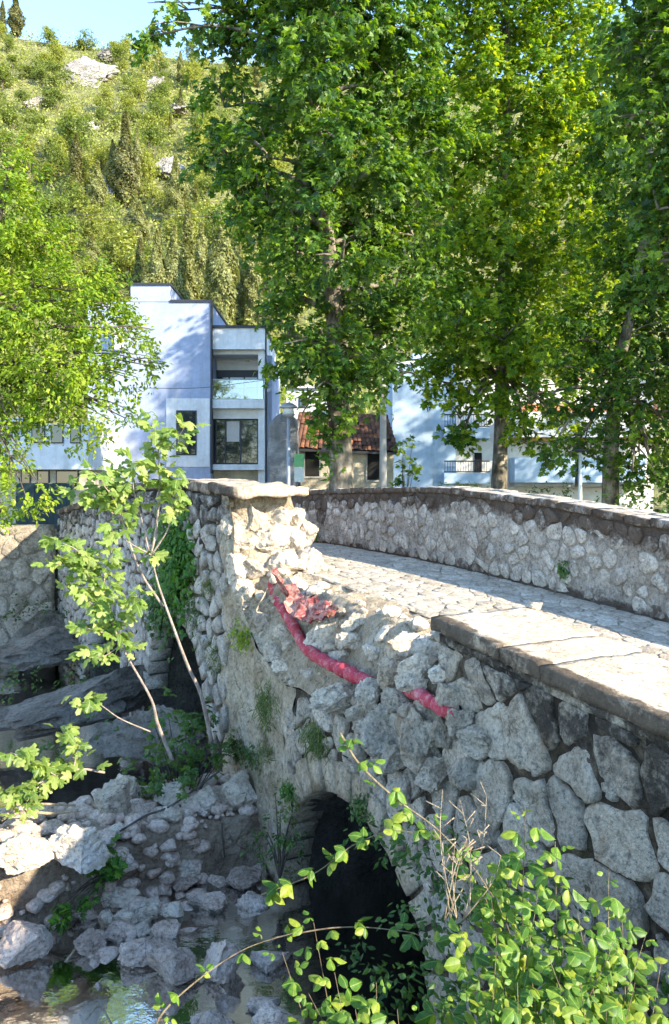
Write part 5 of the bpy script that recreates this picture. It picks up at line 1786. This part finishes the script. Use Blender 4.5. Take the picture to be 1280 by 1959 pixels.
shrub('dark green bush under the fig shoots beside the main arch', [lob(390, 1400, 11.2, 50, 50), lob(340, 1440, 11, 50, 40), lob(290, 1480, 10.7, 45, 30), lob(370, 1470, 10.6, 60, 30), lob(430, 1440, 10.9, 40, 35), lob(330, 1380, 11.4, 60, 40)], 60, .10, LOBED, M['shrub_leaf'], 31, (P(350, 1480, 11).x, 11.0, .3), per=9, twig=.25)
shrub('dim scrub growing on the tufa ledges upstream', [lob(90, 1300, 17, 80, 22), lob(30, 1310, 17, 60, 20), lob(180, 1290, 17, 50, 24), lob(60, 1170, 22, 60, 18), lob(200, 1390, 13.5, 60, 30), lob(120, 1420, 13, 40, 22)], 22, .10, RHOMB, M['shrub_leaf'], 32, (P(90, 1330, 17).x, 17, .4), per=9, twig=.3, stems=False)
shrub('leafy sprig growing from the front of the ledge', [lob(215, 1650, 9.3, 40, 22), lob(190, 1670, 9.2, 26, 16), lob(150, 1722, 8.9, 30, 12), lob(120, 1745, 8.7, 20, 8)], 200, .09, LOBED, M['ivy_leaf'], 33, (P(230, 1640, 9.45).x, 9.45, .35), per=7, twig=.15)
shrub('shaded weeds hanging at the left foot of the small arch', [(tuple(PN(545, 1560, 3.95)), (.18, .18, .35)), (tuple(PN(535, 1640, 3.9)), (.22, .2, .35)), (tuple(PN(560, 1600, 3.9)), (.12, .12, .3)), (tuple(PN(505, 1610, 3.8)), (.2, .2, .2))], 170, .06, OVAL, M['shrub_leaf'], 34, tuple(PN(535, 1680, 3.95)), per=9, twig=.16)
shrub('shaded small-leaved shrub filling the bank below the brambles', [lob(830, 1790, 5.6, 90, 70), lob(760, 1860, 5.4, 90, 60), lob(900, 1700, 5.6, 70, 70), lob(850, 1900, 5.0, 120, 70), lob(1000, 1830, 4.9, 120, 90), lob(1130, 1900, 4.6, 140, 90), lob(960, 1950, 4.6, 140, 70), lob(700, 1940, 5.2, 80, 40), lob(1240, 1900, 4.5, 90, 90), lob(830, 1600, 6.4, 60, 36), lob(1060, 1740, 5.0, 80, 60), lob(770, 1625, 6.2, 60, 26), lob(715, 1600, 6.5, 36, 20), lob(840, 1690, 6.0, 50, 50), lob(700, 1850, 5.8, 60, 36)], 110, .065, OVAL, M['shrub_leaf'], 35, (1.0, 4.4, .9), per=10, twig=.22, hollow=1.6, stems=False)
shrub('low hedge behind the far parapet by the right plane tree', [lob(1190, 950, 24, 50, 26), lob(1250, 965, 23.5, 60, 40), lob(1060, 938, 28, 60, 14), lob(890, 935, 38, 80, 10)], 14, .12, RHOMB, M['shrub_leaf'], 36, (P(1200, 0, 24).x, 24, 3.2), name='hedge', cat='hedge', per=10, twig=.3, stems=False)
shrub('yellow-green bushes between the blue house and the white back house', [lob(535, 720, 48, 30, 50), lob(525, 800, 47, 26, 40), lob(548, 660, 50, 30, 50)], 3.0, .3, RHOMB, M['elm_leaf'], 37, (P(535, 0, 48).x, 48, 3.2), per=10, twig=.6)
shrub('leafy shoots beside the cottage corner before the blue gable', [lob(775, 850, 29, 22, 16), lob(780, 880, 29, 18, 22), lob(790, 905, 29, 14, 16), lob(765, 910, 29, 14, 10)], 22, .17, LOBED, M['plane_leaf'], 38, (P(772, 0, 29).x, 29, 3.2), per=6, twig=.3)
# ivy curtain and tufts on the bridge face


def on_face(name, label, cat, px, py, rx, rz, num, size, shape, mat, seed, n0=NW, out=.06, hang=True):
    rng = np.random.default_rng(seed)
    c = PN(px, py, n0); k = c.y / F
    u = rng.normal(size=(num, 2)) * .42
    base = Vector((c.x, c.y, c.z))
    s0, _ = SN(c)
    # a pixel across the receding face spans more metres along it
    p2 = PN(px + 10, py, n0); ds = abs(SN(p2)[0] - s0) / 10
    S = s0 + u[:, 0] * rx * ds
    Z = c.z + u[:, 1] * rz * k
    W_ = n0 - np.abs(rng.normal(size=num)) * out - .02
    C = np.stack([DV[0] * S + NV[0] * W_, DV[1] * S + NV[1] * W_, Z], 1)
    Nn = unit(np.stack([np.full(num, -NV[0]), np.full(num, -NV[1]), np.full(num, .45)], 1) + rng.normal(size=(num, 3)) * .45)
    D = rng.normal(size=(num, 3)) * .6 + (np.array([0, 0, -1.0]) if hang else np.array([-NV[0] * .3, -NV[1] * .3, .9]))
    V, T = scatter(C - np.array(tuple(base)), Nn, D, size * rng.uniform(.6, 1.3, num), shape)
    me = tri_mesh('foliage', V, T, mat, np.repeat(np.clip(rng.normal(.5, .25, num), 0, 1), len(shape[0])))
    t = thing(name, label, cat, base)
    addo('foliage', me, t, base)
    return t


on_face('ivy', 'bright green ivy curtain hanging on the bridge face behind the fig', 'ivy', 343, 1072, 34, 95, 1500, .11, LOBED, M['ivy_leaf'], 51, out=.10)
on_face('ivy', 'dark green creeper near the top of the main arch', 'ivy', 320, 1165, 40, 60, 500, .10, LOBED, M['shrub_leaf'], 52, out=.08)
for i, (px, py, rx, rz, num, lab, m) in enumerate([
        (470, 1222, 22, 34, 260, 'yellow-green tuft at the left rim of the breach', 'elm_leaf'), (518, 1345, 20, 46, 420, 'dark green grass tuft on the pier, left of the pair', 'grass'),
        (612, 1410, 28, 36, 420, 'grey-green grass tuft above the small arch, right of the pair', 'grass'), (478, 1442, 36, 22, 300, 'low dark tuft on the pier above the largest boulder', 'shrub_leaf'),
        (515, 1440, 12, 20, 120, 'tiny mossy tuft left of the arch crown', 'grass'), (420, 1260, 16, 40, 200, 'moss patch high on the pier face', 'grass'), (562, 1515, 18, 18, 160, 'small fern on the left haunch of the small arch', 'ivy_leaf'),
        (405, 1120, 14, 30, 160, 'little green weed in the joints of the standing wall', 'grass'), (380, 1180, 16, 40, 220, 'weed patch low on the standing wall by the main arch', 'shrub_leaf'), (700, 1545, 20, 40, 200, 'weeds on the right haunch of the small arch', 'shrub_leaf')]):
    on_face('grass_tuft' if m == 'grass' else 'wall_plant', lab, 'plant', px, py, rx, rz, num, .10 if m == 'grass' else .055, BLADE if m == 'grass' else OVAL, M[m], 60 + i, out=.06, hang=(i in (1, 2)))
on_face('wall_plant', 'small weed in the far parapet face above the paving', 'plant', 1082, 1088, 12, 16, 90, .05, OVAL, M['shrub_leaf'], 80, n0=NF, out=.03)
on_face('wall_plant', 'weed at the far end of the far parapet foot', 'plant', 604, 1020, 10, 14, 90, .08, OVAL, M['shrub_leaf'], 81, n0=NF, out=.05)

# ------------------------------------------------------------------ fig shoots and brambles: single leaves are parts
_h = [(0.0, 0.0), (0.20, -0.04), (0.42, 0.12), (0.30, 0.30), (0.54, 0.48), (0.44, 0.62), (0.22, 0.56), (0.20, 0.86), (0.0, 1.0)]
FIG = [leaf_shape(_h + [(-x, y) for x, y in _h[-2:0:-1]], (0, .42), dr, fo, ph) for dr, fo, ph in ((.25, .3, 0), (.45, .1, 1), (.1, .5, 2), (.6, .25, 3))]
_h = [(0.0, 0.0), (0.20, 0.10), (0.34, 0.32), (0.36, 0.52), (0.26, 0.76), (0.10, 0.92), (0.0, 1.0)]
BRM = [leaf_shape(_h + [(-x, y) for x, y in _h[-2:0:-1]], (0, .45), dr, fo, ph) for dr, fo, ph in ((.15, .35, 0), (.35, .2, 1), (.05, .55, 2))]
FIGM = [mesh_data('fig_leaf', a, [tuple(t) for t in b], M['fig_leaf']) for a, b in FIG]
BRMM = [mesh_data('bramble_leaf', a, [tuple(t) for t in b], M['bramble_leaf']) for a, b in BRM]


def leaf_obj(parent, me, pos, nrm, d, size):
    nrm = Vector(nrm).normalized()
    d = Vector(d); d = (d - nrm * d.dot(nrm))
    d = d.normalized() if d.length > 1e-4 else nrm.orthogonal().normalized()
    x_ = d.cross(nrm)
    Mx = Matrix((x_ * size, d * size, nrm * size)).transposed().to_4x4()
    Mx.translation = Vector(pos) - WO[parent.name]
    o = bpy.data.objects.new('leaf', me); COL.objects.link(o); o.parent = parent
    o.matrix_basis = Mx
    return o


def fig(label, branches, base, size, seed, per_m=11):
    rnd = random.Random(seed)
    t = thing('fig_sapling', label, 'sapling', base)
    for pts_, r0, leaf_from in branches:
        c = curve(pts_, 8)
        n = len(c)
        V, Fa = tube_geo(c, [max(.004, r0 * (1 - .75 * i / (n - 1))) for i in range(n)], 7)
        build('branch', V, Fa, M['fig_bark'], t)
        L = sum((c[i + 1] - c[i]).length for i in range(n - 1)) * (1 - leaf_from)
        m = int(L * per_m) + 5
        for k in range(m):
            f = leaf_from + (1 - leaf_from) * (k + rnd.random()) / m
            f = min(.999, f)
            if k >= m - 5: f = 0.985
            i = int(f * (n - 1)); p = c[i].lerp(c[min(i + 1, n - 1)], f * (n - 1) - i)
            an = rnd.uniform(0, 6.28)
            d = Vector((math.cos(an), math.sin(an), rnd.uniform(-.2, .8)))
            pet = d * rnd.uniform(.04, .14)
            nr = Vector((rnd.gauss(.25, .4), rnd.gauss(-.25, .4), rnd.uniform(.35, 1.0)))
            leaf_obj(t, FIGM[rnd.randrange(4)], p + pet, nr, d + Vector((0, 0, -.25)), size * rnd.uniform(.55, 1.2))
    return t


YF = 10.2
q = lambda *a: [P(x, y, Y) for x, y, Y in a]
fig('tall fig sapling with a forked pale stem before the bridge face', [
    (q((405, 1420, 11.0), (385, 1330, 10.8), (360, 1275, 10.6), (330, 1195, 10.4), (302, 1115, 10.3), (290, 1062, 10.2)), .030, .97),
    (q((290, 1062, 10.2), (300, 1000, 10.2), (305, 930, 10.1), (303, 860, 10.0), (292, 795, 9.9)), .018, .45),
    (q((290, 1062, 10.2), (322, 1010, 10.1), (330, 960, 10.0), (335, 905, 10)), .013, .45),
    (q((290, 1062, 10.2), (250, 1040, 10.0), (214, 1015, 9.9)), .012, .75),
    (q((312, 1160, 10.4), (272, 1100, 10.2), (245, 1030, 10.1), (220, 960, 9.9), (180, 905, 9.8)), .018, .55),
    (q((285, 1055, 10.2), (270, 990, 10.1), (255, 930, 10.0), (262, 880, 9.9)), .011, .4),
    (q((235, 1000, 10.1), (190, 960, 10.0), (140, 935, 9.9)), .010, .3),
    (q((303, 870, 10.0), (330, 850, 9.9), (355, 815, 9.8)), .009, .3),
    (q((232, 985, 10.1), (215, 930, 10.2), (225, 890, 10.3)), .009, .3)], tuple(P(405, 1420, 11.0)), .155, 1, 52)
fig('leaning leafy fig sapling left of the forked one', [
    (q((330, 1455, 10.3), (302, 1385, 10.2), (288, 1335, 10.1), (235, 1240, 9.9), (205, 1165, 9.8)), .026, .72),
    (q((205, 1165, 9.8), (178, 1100, 9.7), (150, 1055, 9.6), (110, 1035, 9.6)), .014, .05),
    (q((205, 1165, 9.8), (200, 1100, 9.8), (215, 1050, 9.7)), .012, .1),
    (q((215, 1190, 9.8), (170, 1150, 9.7), (130, 1120, 9.6)), .010, .2),
    (q((225, 1220, 9.9), (180, 1205, 9.7), (150, 1200, 9.7)), .010, .3),
    (q((225, 1215, 9.9), (250, 1170, 9.7), (262, 1140, 9.6)), .010, .4),
    (q((230, 1235, 9.9), (200, 1255, 9.7), (170, 1258, 9.6)), .009, .4),
    (q((190, 1130, 9.7), (150, 1085, 9.6), (95, 1080, 9.5)), .010, .2),
    (q((288, 1400, 10.2), (230, 1375, 10.1), (185, 1345, 9.9), (150, 1345, 9.8)), .010, .72)], tuple(P(330, 1455, 10.3)), .14, 2, 58)
fig('low fig branches reaching over the stream at the left edge', [
    (q((200, 1478, 10.0), (150, 1472, 9.8), (90, 1492, 9.6), (20, 1520, 9.4), (-40, 1530, 9.3)), .016, .15),
    (q((110, 1486, 9.7), (60, 1455, 9.5), (20, 1440, 9.4)), .010, .1), (q((140, 1475, 9.8), (145, 1430, 9.8), (120, 1400, 9.8)), .010, .3), (q((90, 1492, 9.6), (60, 1520, 9.4), (40, 1560, 9.3)), .008, .3)], tuple(P(200, 1478, 10.0)), .15, 3, 46)
for i, (pts_, r_, lab) in enumerate([(q((20, 1540, 9.6), (80, 1538, 9.7), (145, 1541, 9.8)), .014, 'upper of two pale dry canes lying over the blue water'), (q((52, 1552, 9.5), (100, 1556, 9.6), (150, 1550, 9.7)), .018, 'lower, thicker dry cane lying over the blue water'),
                                     (q((165, 1950, 7.0), (190, 1925, 7.2), (215, 1962, 7.2)), .010, 'bare pale twig at the bottom edge over the pool'), (q((95, 1870, 8.3), (125, 1840, 8.4), (152, 1805, 8.6)), .012, 'dry twig across the tan stone'),
                                     (q((430, 1640, 10.3), (426, 1600, 10.35), (424, 1565, 10.4)), .010, 'dark thin rod standing against the ledge face'), (q((230, 1590, 9.6), (280, 1560, 9.9), (330, 1540, 10.2), (420, 1475, 10.6)), .014, 'dark rusty rod lying along the rim of the ledge')]):
    c = curve(pts_, 6)
    V, Fa = tube_geo(c, [r_] * len(c), 6)
    o = build('dry_cane' if i < 4 else 'metal_rod', V, Fa, M['dry_cane'] if i < 4 else M['bark']); tag(o, lab, 'stick' if i < 4 else 'rod')


def bramble(label, canes, base, seed, size=.075, flower=()):
    rnd = random.Random(seed)
    t = thing('bramble', label, 'bramble', base)
    for pts_, r0, f0, step in canes:
        c = curve(pts_, 10)
        n = len(c)
        V, Fa = tube_geo(c, [max(.0012, r0 * (1 - .85 * i / (n - 1))) for i in range(n)], 6)
        build('cane', V, Fa, M['cane'], t)
        L = sum((c[i + 1] - c[i]).length for i in range(n - 1))
        m = max(2, int(L * (1 - f0) / step))
        for k in range(m):
            f = min(.995, f0 + (1 - f0) * (k + .5) / m)
            i = int(f * (n - 1)); p = c[i].lerp(c[min(i + 1, n - 1)], f * (n - 1) - i)
            an = k * 2.4 + rnd.uniform(-.5, .5)
            d = Vector((math.cos(an), math.sin(an) * .8 - .2, rnd.uniform(.0, .6))).normalized()
            e = p + d * rnd.uniform(.03, .07)
            nr = Vector((rnd.gauss(.25, .3), rnd.gauss(-.35, .3), rnd.uniform(.5, 1.0)))
            sz = size * rnd.uniform(.65, 1.25) * (.55 if f > .93 else 1)
            sd_ = d.cross(nr).normalized()
            V, Fa = tube_geo([p, p.lerp(e, .6) + Vector((0, 0, .006)), e], [.0018, .0014, .001], 4)
            leaf_obj(t, BRMM[rnd.randrange(3)], e, nr, d + Vector((0, 0, -.2)), sz)
            if sz > .03:
                for sg in (-1, 1):
                    leaf_obj(t, BRMM[rnd.randrange(3)], p.lerp(e, .7), nr + sd_ * sg * .25, d * .35 + sd_ * sg + Vector((0, 0, -.15)), sz * .85)
    return t


rt = lambda x, y, z=1.4: Vector((x, y, z))
bramble('long arching bramble shoot with its bright tip before the rubble', [
    (q((650, 1402, 4.2), (690, 1465, 4.15), (760, 1530, 4.1), (840, 1590, 4.05), (920, 1680, 4.0), (980, 1800, 3.9), (1010, 2010, 3.8)), .007, 0.02, .085)][::1], tuple(P(1010, 2010, 3.8)), 1, .06)
tips = [(1005, 1545, 3.7), (1062, 1610, 3.6), (1165, 1662, 3.5), (975, 1625, 3.8), (905, 1650, 3.9), (1235, 1790, 3.3), (1105, 1745, 3.3), (1030, 1700, 3.4), (880, 1770, 3.5), (950, 1790, 3.3), (1050, 1830, 3.1), (1175, 1800, 3.1), (890, 1850, 3.3), (990, 1880, 3.0), (1110, 1880, 2.95), (1215, 1880, 3.0), (830, 1905, 3.4), (1060, 1935, 2.9), (930, 1935, 3.0), (1160, 1935, 2.9), (1265, 1840, 3.2), (1000, 1760, 3.5), (1140, 1830, 3.3), (940, 1720, 3.7), (1080, 1790, 3.5), (860, 1930, 3.2), (1240, 1930, 3.0), (1010, 1930, 3.1), (1120, 1780, 3.6), (1190, 1740, 3.5)]
canes = []
for i, (x, y, Y) in enumerate(tips):
    tp_ = P(x, y, Y)
    rx_ = 0.95 + .03 * (i % 7)
    root = Vector((tp_.x * .45 + .45 + .1 * math.sin(i * 2.1), Y - .25 + .12 * math.cos(i), 1.7))
    md = root.lerp(tp_, .55) + Vector((.10 * math.sin(i * 3.3), .08 * math.cos(i * 1.7), .12))
    canes.append(([root, md, tp_], .006, .10, .052))
bramble('dense bright bramble thicket at the lower right before the wall', canes, (.95, 3.2, 1.5), 2, .066)
tips = [(600, 1765, 3.5), (540, 1822, 3.5), (640, 1860, 3.3), (720, 1880, 3.3), (760, 1930, 3.2), (680, 1930, 3.1), (590, 1900, 3.3)]
canes = []
for i, (x, y, Y) in enumerate(tips):
    tp_ = P(x, y, Y)
    root = Vector((.10 + .04 * i, Y - .1, 1.75))
    md = root.lerp(tp_, .5) + Vector((.05 * math.sin(i * 3.3), .05 * math.cos(i * 1.7), .06))
    canes.append(([root, md, tp_], .005, .1, .055))
bramble('small yellow-tipped bramble bush at the bottom centre', canes, (.2, 3.2, 1.7), 3, .06)
bramble('shaded bramble shoots crossing the dark arch opening', [
    (q((500, 1712, 6.0), (600, 1672, 5.9), (680, 1615, 5.8), (770, 1590, 5.7), (880, 1640, 5.5), (960, 1800, 5.2)), .006, .0, .10),
    (q((520, 1795, 5.6), (640, 1775, 5.5), (740, 1778, 5.4), (820, 1800, 5.2), (900, 1900, 5.0)), .006, .0, .13)], tuple(P(900, 1900, 5.0)), 4, .095)
bramble('thin bramble shoot arching over the pool at the bottom left', [
    (q((290, 2000, 3.0), (310, 1940, 3.05), (385, 1870, 3.2), (470, 1815, 3.3), (560, 1785, 3.4)), .005, .1, .075)], tuple(P(290, 2000, 3.0)), 5, .045)
rnd = random.Random(5)
dr = thing('dry_bramble', 'dry brown seed stalks standing among the brambles', 'stalks', tuple(P(860, 1760, 3.75)))
V, Fa = [], []
for k in range(9):
    b0 = P(850 + 12 * k % 60, 1760, 3.75); tp_ = P(rnd.uniform(830, 960), rnd.uniform(1510, 1640), 3.75 + rnd.uniform(-.1, .1))
    c = curve([b0, b0.lerp(tp_, .6) + Vector((rnd.uniform(-.04, .04), 0, 0)), tp_], 5)
    tube_geo(c, [.0035 - .0002 * i for i in range(len(c))], 5, V, Fa)
    for _ in range(6):
        st = c[rnd.randrange(4, len(c))]
        e = st + Vector((rnd.uniform(-.07, .07), rnd.uniform(-.04, .04), rnd.uniform(.01, .07)))
        tube_geo([st, e], [.002, .0035], 4, V, Fa)
build('stalk', V, Fa, M['dry_cane'], dr)
